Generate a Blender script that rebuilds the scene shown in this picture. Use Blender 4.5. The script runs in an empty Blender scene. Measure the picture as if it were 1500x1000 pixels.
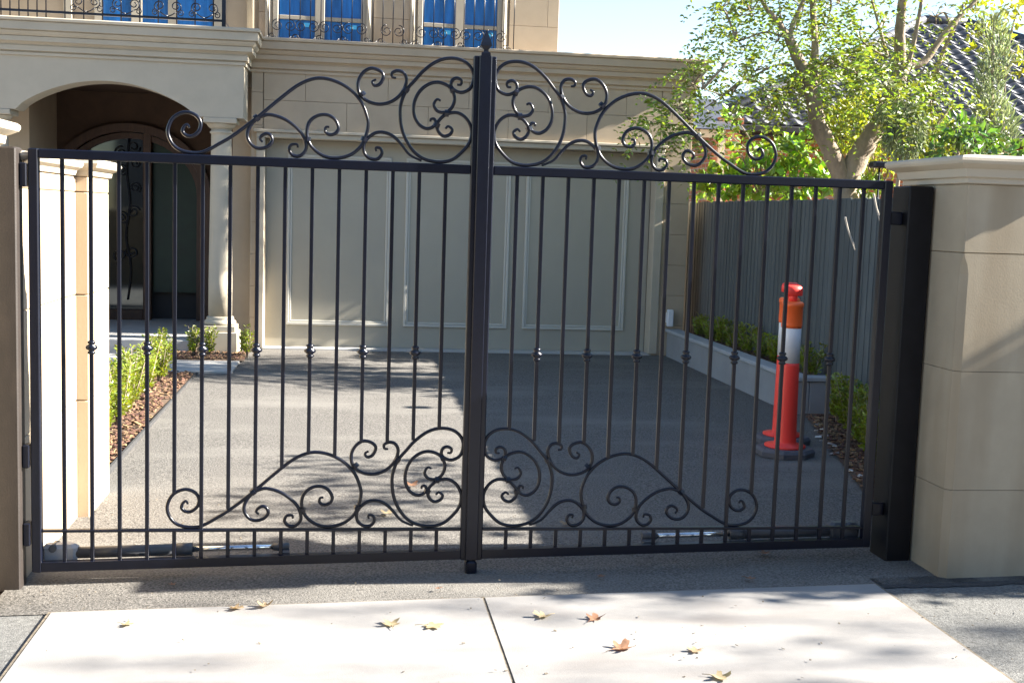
import bpy, math, random
import numpy as np
from mathutils import Vector, Matrix
random.seed(7); RNG = np.random.default_rng(11)
sc = bpy.context.scene
COL = sc.collection
R_ = math.radians

# ------------------------------------------------------------------ camera
F_PX, CX, CY, CZ, YAW, PITCH, ROLL = 1752.63, -0.583, -5.272, 1.6074, 0.1397, -0.1049, 0.0323
def cam_axes():
    cy, sy = math.cos(YAW), math.sin(YAW)
    fwd = Vector((sy*math.cos(PITCH), cy*math.cos(PITCH), math.sin(PITCH)))
    right = Vector((cy, -sy, 0)); up = right.cross(fwd)
    r2 = right*math.cos(ROLL)+up*math.sin(ROLL); u2 = -right*math.sin(ROLL)+up*math.cos(ROLL)
    return r2, u2, fwd
_r, _u, _f = cam_axes()
camd = bpy.data.cameras.new('camera'); cam = bpy.data.objects.new('camera', camd); COL.objects.link(cam)
camd.sensor_width = 36; camd.lens = F_PX/1500*36; camd.clip_end = 2000; camd.clip_start = 0.05
m = Matrix.Identity(4)
for i in range(3):
    m[i][0] = _r[i]; m[i][1] = _u[i]; m[i][2] = -_f[i]
m[0][3], m[1][3], m[2][3] = CX, CY, CZ
cam.matrix_world = m
sc.camera = cam
def at(u, v, Y):
    """world point seen at photograph pixel (u, v) on the plane y = Y"""
    d = _f*F_PX + _r*(u-750) - _u*(v-500)
    return Vector((CX, CY, CZ)) + d*((Y-CY)/d.y)

# ------------------------------------------------------------------ light
SUN_AZ, SUN_EL = 4.2, 29.3           # degrees in front of the facade plane, elevation
w = bpy.data.worlds.new('World'); sc.world = w; w.use_nodes = True
nt = w.node_tree
sky = nt.nodes.new('ShaderNodeTexSky'); sky.sky_type = 'NISHITA'; sky.sun_disc = False
sky.sun_elevation = R_(SUN_EL); sky.sun_rotation = R_(90+SUN_AZ); sky.dust_density = 0.1; sky.air_density = 1.0
bg = nt.nodes['Background']; bg.inputs['Strength'].default_value = 0.05
nt.links.new(sky.outputs[0], bg.inputs[0])
sd = bpy.data.lights.new('sun', 'SUN'); sun = bpy.data.objects.new('sun', sd); COL.objects.link(sun)
sd.energy = 5.0; sd.angle = R_(0.53); sd.color = (1.0, 0.93, 0.82)
tosun = Vector((math.cos(R_(SUN_EL))*math.cos(R_(SUN_AZ)), -math.cos(R_(SUN_EL))*math.sin(R_(SUN_AZ)), math.sin(R_(SUN_EL))))
sun.rotation_euler = tosun.to_track_quat('Z', 'Y').to_euler()
sun.location = (20, -2, 12)
sc.view_settings.view_transform = 'Standard'; sc.view_settings.look = 'None'
sc.view_settings.exposure = 2.6; sc.view_settings.gamma = 1.0

# ------------------------------------------------------------------ materials
def mat(name, col, rough=0.7, var=0.15, scale=6.0, bump=0.0, bscale=60.0, col2=None, metal=0.0, spec=0.5,
        stretch=None, stain=None, island=0.0, trans=None, orand=0.0, sharp=0.2):
    M = bpy.data.materials.new(name); M.use_nodes = True
    n = M.node_tree; N = n.nodes; L = n.links
    b = N['Principled BSDF']; out = N['Material Output']
    b.inputs['Roughness'].default_value = rough; b.inputs['Metallic'].default_value = metal
    b.inputs['Specular IOR Level'].default_value = spec
    geo = N.new('ShaderNodeNewGeometry')
    vec = geo.outputs['Position']
    if stretch:
        mp = N.new('ShaderNodeMapping'); mp.inputs['Scale'].default_value = stretch
        L.new(vec, mp.inputs['Vector']); vec = mp.outputs[0]
    no = N.new('ShaderNodeTexNoise'); no.inputs['Scale'].default_value = scale; no.inputs['Detail'].default_value = 6
    no.inputs['Roughness'].default_value = 0.62
    L.new(vec, no.inputs['Vector'])
    rp = N.new('ShaderNodeValToRGB')
    c = np.array(col); c2 = np.array(col2) if col2 is not None else None
    lo = c*(1-var) if c2 is None else c; hi = np.minimum(c*(1+var), 1) if c2 is None else c2
    rp.color_ramp.elements[0].position = 0.5-sharp; rp.color_ramp.elements[1].position = 0.5+sharp
    rp.color_ramp.elements[0].color = (*lo, 1); rp.color_ramp.elements[1].color = (*hi, 1)
    L.new(no.outputs['Fac'], rp.inputs[0]); cout = rp.outputs[0]
    if stain:                       # (colour, scale, amount, stretch)
        sc_, ss, sa, sst = stain
        mp2 = N.new('ShaderNodeMapping'); mp2.inputs['Scale'].default_value = sst
        L.new(geo.outputs['Position'], mp2.inputs['Vector'])
        n2 = N.new('ShaderNodeTexNoise'); n2.inputs['Scale'].default_value = ss; n2.inputs['Detail'].default_value = 4
        L.new(mp2.outputs[0], n2.inputs['Vector'])
        r2 = N.new('ShaderNodeValToRGB'); r2.color_ramp.elements[0].position = 0.5; r2.color_ramp.elements[1].position = 0.72
        r2.color_ramp.elements[0].color = (0, 0, 0, 1); r2.color_ramp.elements[1].color = (sa, sa, sa, 1)
        L.new(n2.outputs['Fac'], r2.inputs[0])
        mx = N.new('ShaderNodeMixRGB'); mx.inputs[2].default_value = (*sc_, 1)
        L.new(r2.outputs[0], mx.inputs[0]); L.new(cout, mx.inputs[1]); cout = mx.outputs[0]
    if island > 0:
        hs = N.new('ShaderNodeHueSaturation')
        mr = N.new('ShaderNodeMapRange'); mr.inputs[3].default_value = 1-island; mr.inputs[4].default_value = 1+island
        L.new(geo.outputs['Random Per Island'], mr.inputs[0]); L.new(mr.outputs[0], hs.inputs['Value'])
        mr2 = N.new('ShaderNodeMapRange'); mr2.inputs[3].default_value = 0.5-0.035; mr2.inputs[4].default_value = 0.5+0.03
        L.new(geo.outputs['Random Per Island'], mr2.inputs[0]); L.new(mr2.outputs[0], hs.inputs['Hue'])
        L.new(cout, hs.inputs['Color']); cout = hs.outputs[0]
    if orand > 0:
        oi = N.new('ShaderNodeObjectInfo'); hv = N.new('ShaderNodeHueSaturation'); ma = N.new('ShaderNodeMapRange')
        ma.inputs[3].default_value = 1-orand; ma.inputs[4].default_value = 1+orand
        L.new(oi.outputs['Random'], ma.inputs[0]); L.new(ma.outputs[0], hv.inputs['Value']); L.new(cout, hv.inputs['Color']); cout = hv.outputs[0]
    L.new(cout, b.inputs['Base Color'])
    if bump > 0:
        nb = N.new('ShaderNodeTexNoise'); nb.inputs['Scale'].default_value = bscale; nb.inputs['Detail'].default_value = 5
        L.new(geo.outputs['Position'], nb.inputs['Vector'])
        bp = N.new('ShaderNodeBump'); bp.inputs['Strength'].default_value = bump; bp.inputs['Distance'].default_value = 0.01
        L.new(nb.outputs['Fac'], bp.inputs['Height']); L.new(bp.outputs[0], b.inputs['Normal'])
    if trans:
        tr = N.new('ShaderNodeBsdfTranslucent'); tm = N.new('ShaderNodeMixRGB'); tm.blend_type = 'MULTIPLY'; tm.inputs[0].default_value = 1
        tm.inputs[2].default_value = (*trans, 1); L.new(cout, tm.inputs[1]); L.new(tm.outputs[0], tr.inputs[0])
        ad = N.new('ShaderNodeAddShader'); L.new(b.outputs[0], ad.inputs[0]); L.new(tr.outputs[0], ad.inputs[1])
        L.new(ad.outputs[0], out.inputs[0])
    return M
M = {}
M['stone'] = mat('sandstone render', (0.43, 0.342, 0.245), 0.85, 0.08, 2.2, 0.05, 110, stain=((0.38, 0.29, 0.19), 1.6, 0.4, (1, 1, 0.45)), orand=0.03)
M['stone_old'] = mat('weathered pillar stone', (0.335, 0.283, 0.205), 0.88, 0.10, 3.5, 0.05, 130, stain=((0.23, 0.175, 0.11), 1.9, 0.6, (2.2, 2.2, 0.35)), orand=0.03)
M['stone_pale'] = mat('pale cast stone', (0.43, 0.38, 0.30), 0.8, 0.07, 3, 0.05, 140)
M['backing'] = mat('joint mortar', (0.30, 0.25, 0.18), 0.9, 0.1)
M['black'] = mat('black gate paint', (0.003, 0.0045, 0.012), 0.30, 0.2, 30, 0.03, 200, spec=0.38)
M['post_black'] = mat('dusty black post paint', (0.006, 0.006, 0.008), 0.5, 0.3, 12, 0.05, 150, spec=0.25, stain=((0.012, 0.011, 0.011), 9, 0.4, (1, 1, 0.3)))
M['post_brown'] = mat('dusty brown steel', (0.020, 0.015, 0.013), 0.6, 0.15, 9, 0.08, 150, stain=((0.04, 0.03, 0.025), 14, 0.5, (1, 1, 0.3)))
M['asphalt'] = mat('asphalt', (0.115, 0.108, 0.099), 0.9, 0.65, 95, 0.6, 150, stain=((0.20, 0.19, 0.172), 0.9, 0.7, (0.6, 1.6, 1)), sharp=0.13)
M['footpath'] = mat('grey footpath asphalt', (0.125, 0.125, 0.12), 0.9, 0.5, 70, 0.5, 160, stain=((0.13, 0.13, 0.13), 2.5, 0.5, (1, 1, 1)))
M['concrete'] = mat('pale concrete', (0.25, 0.242, 0.234), 0.85, 0.10, 5, 0.15, 220, stain=((0.165, 0.152, 0.145), 2.2, 0.75, (0.55, 1.5, 1)))
M['paver'] = mat('path concrete', (0.42, 0.41, 0.39), 0.85, 0.1, 5, 0.1, 150)
M['joint'] = mat('dirt filled joint', (0.15, 0.125, 0.092), 0.95, 0.5, 45)
M['tarmac'] = mat('tarmac with painted shade', (0.042, 0.042, 0.044), 0.9, 0.5, 60, 0.4, 140)  # tarmac colour, darkened further to carry the shadow at the pillar foot
M['soil'] = mat('soil', (0.11, 0.07, 0.045), 0.95, 0.4, 30, 0.6, 60)
M['mulch'] = mat('bark mulch', (0.16, 0.09, 0.054), 0.9, 0.3, 20, island=0.55)
M['door'] = mat('garage door paint', (0.365, 0.338, 0.272), 0.5, 0.05, 1.5, 0.04, 30, stain=((0.33, 0.31, 0.26), 1.2, 0.4, (1.5, 1, 0.5)))
M['door_trim'] = mat('garage door moulding paint', (0.50, 0.485, 0.43), 0.5, 0.03, 2)
M['frame'] = mat('taupe window frame', (0.36, 0.32, 0.255), 0.5, 0.05, 4)
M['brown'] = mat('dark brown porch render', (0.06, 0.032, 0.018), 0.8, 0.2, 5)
M['timber'] = mat('stained timber', (0.06, 0.028, 0.015), 0.5, 0.25, 8, stretch=(6, 6, 0.6))
M['green'] = mat('dark green door film', (0.003, 0.022, 0.011), 0.5, 0.25, 4)
M['dark'] = mat('unlit interior', (0.012, 0.012, 0.014), 0.6, 0.1)
M['glass'] = mat('reflective door glass', (0.055, 0.06, 0.062), 0.05, 0.1, metal=1.0)
M['blue'] = mat('blue protective window film', (0.010, 0.12, 0.38), 0.28, 0.45, 1.6, 0.5, 14, stretch=(9, 1, 0.7))
M['tape'] = mat('pale blue sticker', (0.08, 0.5, 0.85), 0.5, 0.05)
M['tile'] = mat('dark roof tile', (0.055, 0.058, 0.072), 0.42, 0.3, 9, 0.2, 60, stain=((0.11, 0.11, 0.115), 2.0, 0.6, (1, 1, 1)))
M['gutter'] = mat('dark gutter paint', (0.02, 0.017, 0.017), 0.4, 0.1)
M['cream'] = mat('cream fascia', (0.5, 0.44, 0.35), 0.6, 0.05)
M['paling'] = mat('grey painted paling', (0.08, 0.093, 0.098), 0.75, 0.2, 5, 0.2, 40, stretch=(3, 3, 0.35), orand=0.16)
M['planter'] = mat('grey rendered planter', (0.26, 0.27, 0.285), 0.85, 0.1, 3, 0.15, 90)
M['bluestone'] = mat('bluestone capping', (0.34, 0.36, 0.385), 0.75, 0.1, 8, 0.12, 120)
M['orange'] = mat('fluorescent red plastic', (1.0, 0.06, 0.042), 0.42, 0.05, 3)
M['amber'] = mat('orange plastic cap', (1.0, 0.15, 0.03), 0.38, 0.04, 3)
M['reflective'] = mat('white reflective tape', (0.78, 0.79, 0.80), 0.35, 0.03, 20)
M['rubber'] = mat('grey rubber base', (0.10, 0.10, 0.115), 0.8, 0.15, 12, 0.2, 80)
M['white'] = mat('white plastic', (0.7, 0.72, 0.76), 0.45, 0.03)
M['chrome'] = mat('polished steel', (0.75, 0.77, 0.80), 0.18, 0.03, 5, metal=1.0)
M['opener'] = mat('grey opener casing', (0.07, 0.073, 0.082), 0.4, 0.1)
M['opener_lt'] = mat('light grey bracket', (0.33, 0.34, 0.36), 0.45, 0.08)
M['bark'] = mat('grey brown bark', (0.27, 0.215, 0.16), 0.9, 0.35, 9, 0.7, 35, stretch=(1, 1, 0.4))
M['twig'] = mat('pale twig bark', (0.5, 0.45, 0.38), 0.85, 0.15, 20)
M['leaf_tree'] = mat('feathery leaf', (0.088, 0.122, 0.020), 0.5, 0.4, 1.6, island=0.45, trans=(1.15, 1.1, 0.38))
M['leaf_vine'] = mat('bright vine leaf', (0.085, 0.145, 0.018), 0.42, 0.4, 3, island=0.5, trans=(1.2, 1.15, 0.3))
M['leaf_yellow'] = mat('yellow green leaf', (0.14, 0.16, 0.02), 0.5, 0.35, 2, island=0.4, trans=(1.2, 1.15, 0.3))
M['leaf_dark'] = mat('dark glossy leaf', (0.045, 0.085, 0.02), 0.28, 0.3, 3, island=0.4, trans=(0.9, 0.9, 0.3))
M['leaf_grey'] = mat('grey green needle', (0.17, 0.20, 0.13), 0.6, 0.25, 3, island=0.3, trans=(0.7, 0.7, 0.4))
M['leaf_box'] = mat('box hedge leaf', (0.11, 0.135, 0.018), 0.42, 0.4, 5, island=0.4, trans=(1.3, 1.25, 0.35))
M['leaf_dry1'] = mat('dry tan leaf', (0.24, 0.175, 0.105), 0.75, 0.25, 40, trans=(0.4, 0.35, 0.2))
M['leaf_dry2'] = mat('dry rust brown leaf', (0.17, 0.088, 0.048), 0.75, 0.35, 40, trans=(0.4, 0.3, 0.2))
M['leaf_dry3'] = mat('pale yellow dry leaf', (0.27, 0.215, 0.13), 0.7, 0.25, 40, trans=(0.4, 0.4, 0.2))
M['pebble'] = mat('white pebble', (0.6, 0.58, 0.55), 0.8, 0.15, 20, island=0.2)
def brick_mat():
    m_ = bpy.data.materials.new('orange brick'); m_.use_nodes = True; n = m_.node_tree
    b = n.nodes['Principled BSDF']; b.inputs['Roughness'].default_value = 0.85
    tc = n.nodes.new('ShaderNodeNewGeometry'); sx = n.nodes.new('ShaderNodeSeparateXYZ'); cb = n.nodes.new('ShaderNodeCombineXYZ')
    ad = n.nodes.new('ShaderNodeMath'); ad.operation = 'ADD'
    n.links.new(tc.outputs['Position'], sx.inputs[0]); n.links.new(sx.outputs[0], ad.inputs[0]); n.links.new(sx.outputs[1], ad.inputs[1])
    n.links.new(ad.outputs[0], cb.inputs[0]); n.links.new(sx.outputs[2], cb.inputs[1])
    br = n.nodes.new('ShaderNodeTexBrick'); br.inputs['Scale'].default_value = 1.0
    br.inputs['Brick Width'].default_value = 0.24; br.inputs['Row Height'].default_value = 0.086; br.inputs['Mortar Size'].default_value = 0.01
    br.inputs['Color1'].default_value = (0.42, 0.15, 0.06, 1); br.inputs['Color2'].default_value = (0.30, 0.10, 0.045, 1); br.inputs['Mortar'].default_value = (0.35, 0.3, 0.24, 1)
    n.links.new(cb.outputs[0], br.inputs['Vector']); n.links.new(br.outputs[0], b.inputs['Base Color'])
    return m_
M['brick'] = brick_mat()

# ------------------------------------------------------------------ builders
ORG = {}
def link(o, parent=None):
    COL.objects.link(o)
    if parent is not None:
        o.parent = parent; ORG[o.name] = ORG[parent.name]
    return o
def tag(o, label, cat, group=None):
    o['label'] = label; o['category'] = cat
    if group: o['group'] = group
    return o
def thing(name, label, cat, loc=(0, 0, 0), group=None):
    o = bpy.data.objects.new(name, None); o.empty_display_size = 0.1
    COL.objects.link(o); o.location = loc; ORG[o.name] = Vector(loc)
    return tag(o, label, cat, group)
class MB:
    def __init__(s): s.v = []; s.f = []; s.sm = []
    def add(s, vs, fs, smooth=False):
        b = len(s.v); s.v += [tuple(p) for p in vs]; s.f += [tuple(b+i for i in f) for f in fs]; s.sm += [smooth]*len(fs); return s
    def box(s, x0, x1, y0, y1, z0, z1, bev=0.0):
        if bev <= 0:
            vs = [(x, y, z) for z in (z0, z1) for y in (y0, y1) for x in (x0, x1)]
            return s.add(vs, [(0, 2, 3, 1), (4, 5, 7, 6), (0, 1, 5, 4), (2, 6, 7, 3), (0, 4, 6, 2), (1, 3, 7, 5)])
        b = min(bev, (x1-x0)/3, (y1-y0)/3, (z1-z0)/3)
        rings = [(z0, b), (z0+b, 0), (z1-b, 0), (z1, b)]
        vs = []
        for z, i in rings:
            X0, X1, Y0, Y1 = x0+i, x1-i, y0+i, y1-i
            c = b
            vs += [(X0+c, Y0, z), (X1-c, Y0, z), (X1, Y0+c, z), (X1, Y1-c, z), (X1-c, Y1, z), (X0+c, Y1, z), (X0, Y1-c, z), (X0, Y0+c, z)]
        fs = [tuple(range(7, -1, -1)), tuple(range(24, 32))]
        for r in range(3):
            for k in range(8):
                a, c_ = r*8+k, r*8+(k+1) % 8
                fs.append((a, c_, c_+8, a+8))
        return s.add(vs, fs)
    def rings(s, rings, closed_loop=True, cap=True, smooth=False):
        n = len(rings[0]); vs = [p for r in rings for p in r]; fs = []
        for i in range(len(rings)-1):
            for k in range(n if closed_loop else n-1):
                a, b = i*n+k, i*n+(k+1) % n
                fs.append((a, b, b+n, a+n))
        s.add(vs, fs, smooth)
        if cap:
            b0 = len(s.v)-len(vs)
            s.f.append(tuple(b0+i for i in range(n-1, -1, -1))); s.sm.append(False)
            s.f.append(tuple(b0+(len(rings)-1)*n+i for i in range(n))); s.sm.append(False)
        return s
    def rect_rings(s, prof, x0, x1, y0, y1):
        """moulding: prof = (overhang, z) list swept round a rectangle"""
        return s.rings([[(x0-o, y0-o, z), (x1+o, y0-o, z), (x1+o, y1+o, z), (x0-o, y1+o, z)] for o, z in prof])
    def lathe(s, prof, c, n=20, smooth=True):
        return s.rings([[(c[0]+r*math.cos(2*math.pi*k/n), c[1]+r*math.sin(2*math.pi*k/n), c[2]+z) for k in range(n)] for r, z in prof], smooth=smooth)
    def tube(s, path, rad, n=6, smooth=True, phase=0.0):
        P = [Vector(p) for p in path]; rs = rad if hasattr(rad, '__len__') else [rad]*len(P)
        rings = []; prev = None
        for i, p in enumerate(P):
            t = (P[min(i+1, len(P)-1)]-P[max(i-1, 0)]); t = t.normalized() if t.length > 1e-9 else Vector((0, 0, 1))
            if prev is None:
                ref = Vector((0, 1, 0)) if abs(t.y) < 0.9 else Vector((1, 0, 0))
                a = (ref - t*ref.dot(t)).normalized()
            else:
                a = prev - t*prev.dot(t); a = a.normalized() if a.length > 1e-6 else prev
            prev = a; b = t.cross(a)
            rings.append([tuple(p+(a*math.cos(2*math.pi*k/n+phase)+b*math.sin(2*math.pi*k/n+phase))*rs[i]) for k in range(n)])
        return s.rings(rings, smooth=smooth)
    def prism_xz(s, poly, y0, y1):
        """polygon in x,z extruded along y (poly may be concave: strip-capped by ngon)"""
        n = len(poly)
        vs = [(x, y0, z) for x, z in poly]+[(x, y1, z) for x, z in poly]
        fs = [(k, (k+1) % n, n+(k+1) % n, n+k) for k in range(n)]
        fs += [tuple(range(n-1, -1, -1)), tuple(range(n, 2*n))]
        return s.add(vs, fs)
    def mesh(s, name, mt, off=(0, 0, 0)):
        me = bpy.data.meshes.new(name)
        me.from_pydata([(v[0]-off[0], v[1]-off[1], v[2]-off[2]) for v in s.v], [], s.f); me.update()
        if any(s.sm): me.polygons.foreach_set('use_smooth', s.sm)
        me.materials.append(M[mt]); return me
    def build(s, name, mt, parent=None, fixn=True):
        off = ORG[parent.name] if parent is not None else (0, 0, 0)
        me = s.mesh(name, mt, off)
        if fixn and len(s.f) < 6000:
            import bmesh
            bm = bmesh.new(); bm.from_mesh(me); bmesh.ops.recalc_face_normals(bm, faces=bm.faces); bm.to_mesh(me); bm.free()
        o = bpy.data.objects.new(name, me)
        if parent is None:
            COL.objects.link(o); ORG[o.name] = Vector((0, 0, 0)); return o
        return link(o, parent)
def inst(name, me, parent, loc, rot=(0, 0, 0), scale=(1, 1, 1)):
    """an object sharing mesh data; loc in world coordinates, parent empty/part never rotated"""
    o = bpy.data.objects.new(name, me); o.location = Vector(loc)-ORG[parent.name]; o.rotation_euler = rot; o.scale = scale
    return link(o, parent)
def struct(o): o['kind'] = 'structure'; return o
def stuff(o, label=None, cat=None):
    o['kind'] = 'stuff'
    if label: o['label'] = label; o['category'] = cat
    return o
def catmull(P, k=5):
    P = [np.array(p, float) for p in P]; out = []
    for i in range(len(P)-1):
        a, b, c, d = P[max(i-1, 0)], P[i], P[i+1], P[min(i+2, len(P)-1)]
        for j in range(k):
            t = j/k
            out.append(0.5*((2*b)+(-a+c)*t+(2*a-5*b+4*c-d)*t*t+(-a+3*b-3*c+d)*t**3))
    out.append(P[-1]); return out

# ------------------------------------------------------------------ ground
def g(x, y): return 0.023*max(-4, min(4, x))*max(0, min(1, 1-y/5))
def lin(a, b, n): return [a+(b-a)*i/n for i in range(n+1)]
def sheet(name, xs, ys, dz, mt, parent=None, thick=0.0):
    mb = MB(); nx = len(xs); vs = [(x, y, g(x, y)+dz) for y in ys for x in xs]
    fs = [(j*nx+i, j*nx+i+1, (j+1)*nx+i+1, (j+1)*nx+i) for j in range(len(ys)-1) for i in range(nx-1)]
    mb.add(vs, fs)
    if thick:
        per = [(i, 0) for i in range(nx)]+[(nx-1, j) for j in range(1, len(ys))]+[(i, len(ys)-1) for i in range(nx-2, -1, -1)]+[(0, j) for j in range(len(ys)-2, 0, -1)]
        r0 = [(xs[i], ys[j], g(xs[i], ys[j])+dz) for i, j in per]; r1 = [(a, b, c-thick) for a, b, c in r0]
        mb.rings([r1, r0], cap=False)
    return mb.build(name, mt, parent, fixn=False)
struct(sheet('ground', [-150, -40, -12]+lin(-6, 6, 24)+[12, 40, 150], [-80, -25, -9]+lin(-6, 12, 36)+[20, 60, 200], -0.02, 'soil'))
struct(sheet('footpath', [-30, -10]+lin(-5, 5, 20)+[10, 30], lin(-9, -0.36, 12), -0.008, 'footpath'))
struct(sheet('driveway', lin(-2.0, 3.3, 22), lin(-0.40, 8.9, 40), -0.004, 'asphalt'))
struct(sheet('concrete_crossover_joint', lin(-1.745, 1.765, 12), lin(-5.5, -0.395, 12), 0.0025, 'joint'))
cr = struct(sheet('concrete_slab', lin(-1.73, 0.009, 10), lin(-5.5, -0.41, 16), 0.006, 'concrete', thick=0.012))
cr2 = struct(sheet('concrete_slab', lin(0.021, 1.75, 10), lin(-5.5, -0.41, 16), 0.006, 'concrete', thick=0.012))
struct(sheet('garden_bed', lin(-2.75, -2.0, 6), lin(1.75, 6.45, 20), 0.006, 'soil'))
struct(sheet('garden_bed', lin(-2.65, -1.62, 6), lin(7.35, 8.3, 6), 0.010, 'soil'))
def bedx(y): return 2.36+(max(0, y-0.9))*0.27
_b = MB(); _ys = lin(0.14, 4.33, 16)
_b.add([(x_, y_, g(x_, y_)+0.006) for y_ in _ys for x_ in (bedx(y_), 3.62)], [(2*j, 2*j+1, 2*j+3, 2*j+2) for j in range(16)])
struct(_b.build('garden_bed', 'soil', fixn=False))
_b = MB(); _xs = lin(1.772, 6.0, 90); _fr = [-0.44+0.012*math.sin(x_*5)+random.uniform(-.012, .012) for x_ in _xs]  # asphalt strip; its ragged front edge draws the edge of the painted shadow
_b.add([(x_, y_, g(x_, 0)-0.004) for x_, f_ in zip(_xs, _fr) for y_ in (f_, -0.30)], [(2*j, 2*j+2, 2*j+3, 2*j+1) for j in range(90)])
struct(_b.build('asphalt_shadow_strip', 'tarmac', fixn=False))
mb = MB()                                        # planted edging between driveway and beds
for a, b in (((-1.985, 1.75), (-1.985, 6.45)),):
    mb.box(a[0]-0.008, a[0]+0.008, a[1], b[1], -0.06, 0.012)
struct(mb.build('garden_edging', 'tarmac'))
pth = struct(sheet('path', lin(-6.5, -2.78, 8), lin(1.0, 7.9, 20), -0.002, 'soil'))
for i in range(5):
    for j in range(6):
        x0 = -6.4+i*0.72; y0 = 1.1+j*1.12
        mb = MB(); z = g(x0+0.35, y0+0.5)
        mb.box(x0, x0+0.714, y0, y0+1.112, z-0.03, z+0.014, 0.004); mb.build('paving_slab', 'paver', pth)
mb = MB(); mb.box(-2.76, -1.66, 6.50, 7.32, -0.04, 0.016, 0.004); mb.build('paving_slab', 'paver', pth)
mb = MB(); mb.box(-1.55, 3.15, 8.56, 8.92, -0.03, 0.018, 0.004); struct(mb.build('garage_threshold', 'paver'))

# ------------------------------------------------------------------ ashlar walls
def ashlar(parent, x0, x1, z0, z1, y, ch=0.36, bl=0.95, depth=0.05, shift=0.0, mt='stone', zoff=0.0):
    """stone blocks laid in courses over a backing, facing -y"""
    gap = 0.003; z = z0; r = 0
    while z < z1-0.02:
        zt = min(z+ch, z1)
        if z1-zt < 0.12: zt = z1
        x = x0-(bl*0.5 if (r % 2) else 0)-shift
        while x < x1-0.001:
            a, b = max(x, x0), min(x+bl, x1)
            if b-a > 0.02:
                mb = MB(); mb.box(a+gap/2, b-gap/2, y, y+depth, z+gap/2, zt-gap/2, 0.0025); mb.build('stone_block', mt, parent)
            x += bl
        z = zt; r += 1

# ------------------------------------------------------------------ the house
house = thing('house', 'large sandstone rendered house with arched porch, balcony and panelled double garage door', 'house', (0, 9, 0))
GX0, GX1, GY = -1.66, 3.42, 8.55
wall = MB(); wall.box(GX0, -1.50, GY+0.045, 12, -0.05, 3.2); wall.box(3.01, GX1-0.004, GY+0.045, 12, -0.05, 3.2)
wall.box(-1.50, 3.01, GY+0.045, 8.85, 2.40, 3.2); wall.box(-1.5, 3.01, 11.9, 12, 0, 3.2)
gw = wall.build('garage_wall', 'backing', house)
ashlar(gw, GX0, -1.53, 0.0, 3.12, GY, 0.36, 0.9)
ashlar(gw, 3.04, GX1, 0.0, 3.12, GY, 0.36, 0.9)
ashlar(gw, -1.525, 3.035, 2.475, 3.12, GY, 0.325, 0.92, shift=0.0)
# right end return of the garage, in stone
mb = MB()
for k in range(9):
    for j in range(4):
        y0 = GY+0.055+j*0.9
        b = MB(); b.box(GX1-0.02, GX1, y0, y0+0.895, k*0.347+0.003, k*0.347+0.344, 0.004); b.build('stone_block', 'stone', gw)
CORN = [(0.0, 3.100), (0.020, 3.100), (0.022, 3.128), (0.008, 3.132), (0.008, 3.142), (0.040, 3.146), (0.042, 3.196), (0.030, 3.200), (0.034, 3.212), (0.060, 3.228), (0.092, 3.236),
        (0.094, 3.282), (0.084, 3.286), (0.100, 3.292), (0.118, 3.312), (0.128, 3.334), (0.120, 3.340), (0.152, 3.346), (0.154, 3.425), (0.146, 3.430), (0.176, 3.436), (0.178, 3.460), (0.170, 3.470), (0.0, 3.478)]
mb = MB(); mb.rect_rings([(o*0.8, z) for o, z in CORN], GX0, GX1, GY, 12.0); mb.build('cornice', 'stone', house)
mb = MB()   # moulded surround of the garage opening
mb.box(-1.60, 3.10, GY-0.035, GY+0.2, 2.385, 2.44, 0.006); mb.box(-1.63, 3.13, GY-0.06, GY+0.02, 2.442, 2.475, 0.006)
mb.box(-1.60, -1.505, GY-0.035, GY+0.2, 0.02, 2.383, 0.006); mb.box(3.0, 3.10, GY-0.035, GY+0.2, 0.02, 2.383, 0.006)
mb.build('door_surround', 'stone_pale', house)
mb = MB(); mb.box(-1.5, 2.995, 8.75, 8.80, 0.02, 2.38)
gd = mb.build('garage_door', 'door', house)
for px0, px1 in ((-1.26, -0.08), (0.09, 1.315), (1.50, 2.73)):
    mb = MB()
    for (o, t, d) in ((0.0, 0.03, 0.022), (0.032, 0.022, 0.012)):
        a, b, c, d2 = px0+o, px1-o, 0.27+o, 2.22-o
        mb.box(a, b, 8.75-d, 8.755, c, c+t, 0.004); mb.box(a, b, 8.75-d, 8.755, d2-t, d2, 0.004)
        mb.box(a, a+t, 8.75-d, 8.755, c+t, d2-t, 0.004); mb.box(b-t, b, 8.75-d, 8.755, c+t, d2-t, 0.004)
    mb.build('panel_moulding', 'door_trim', gd)
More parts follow.
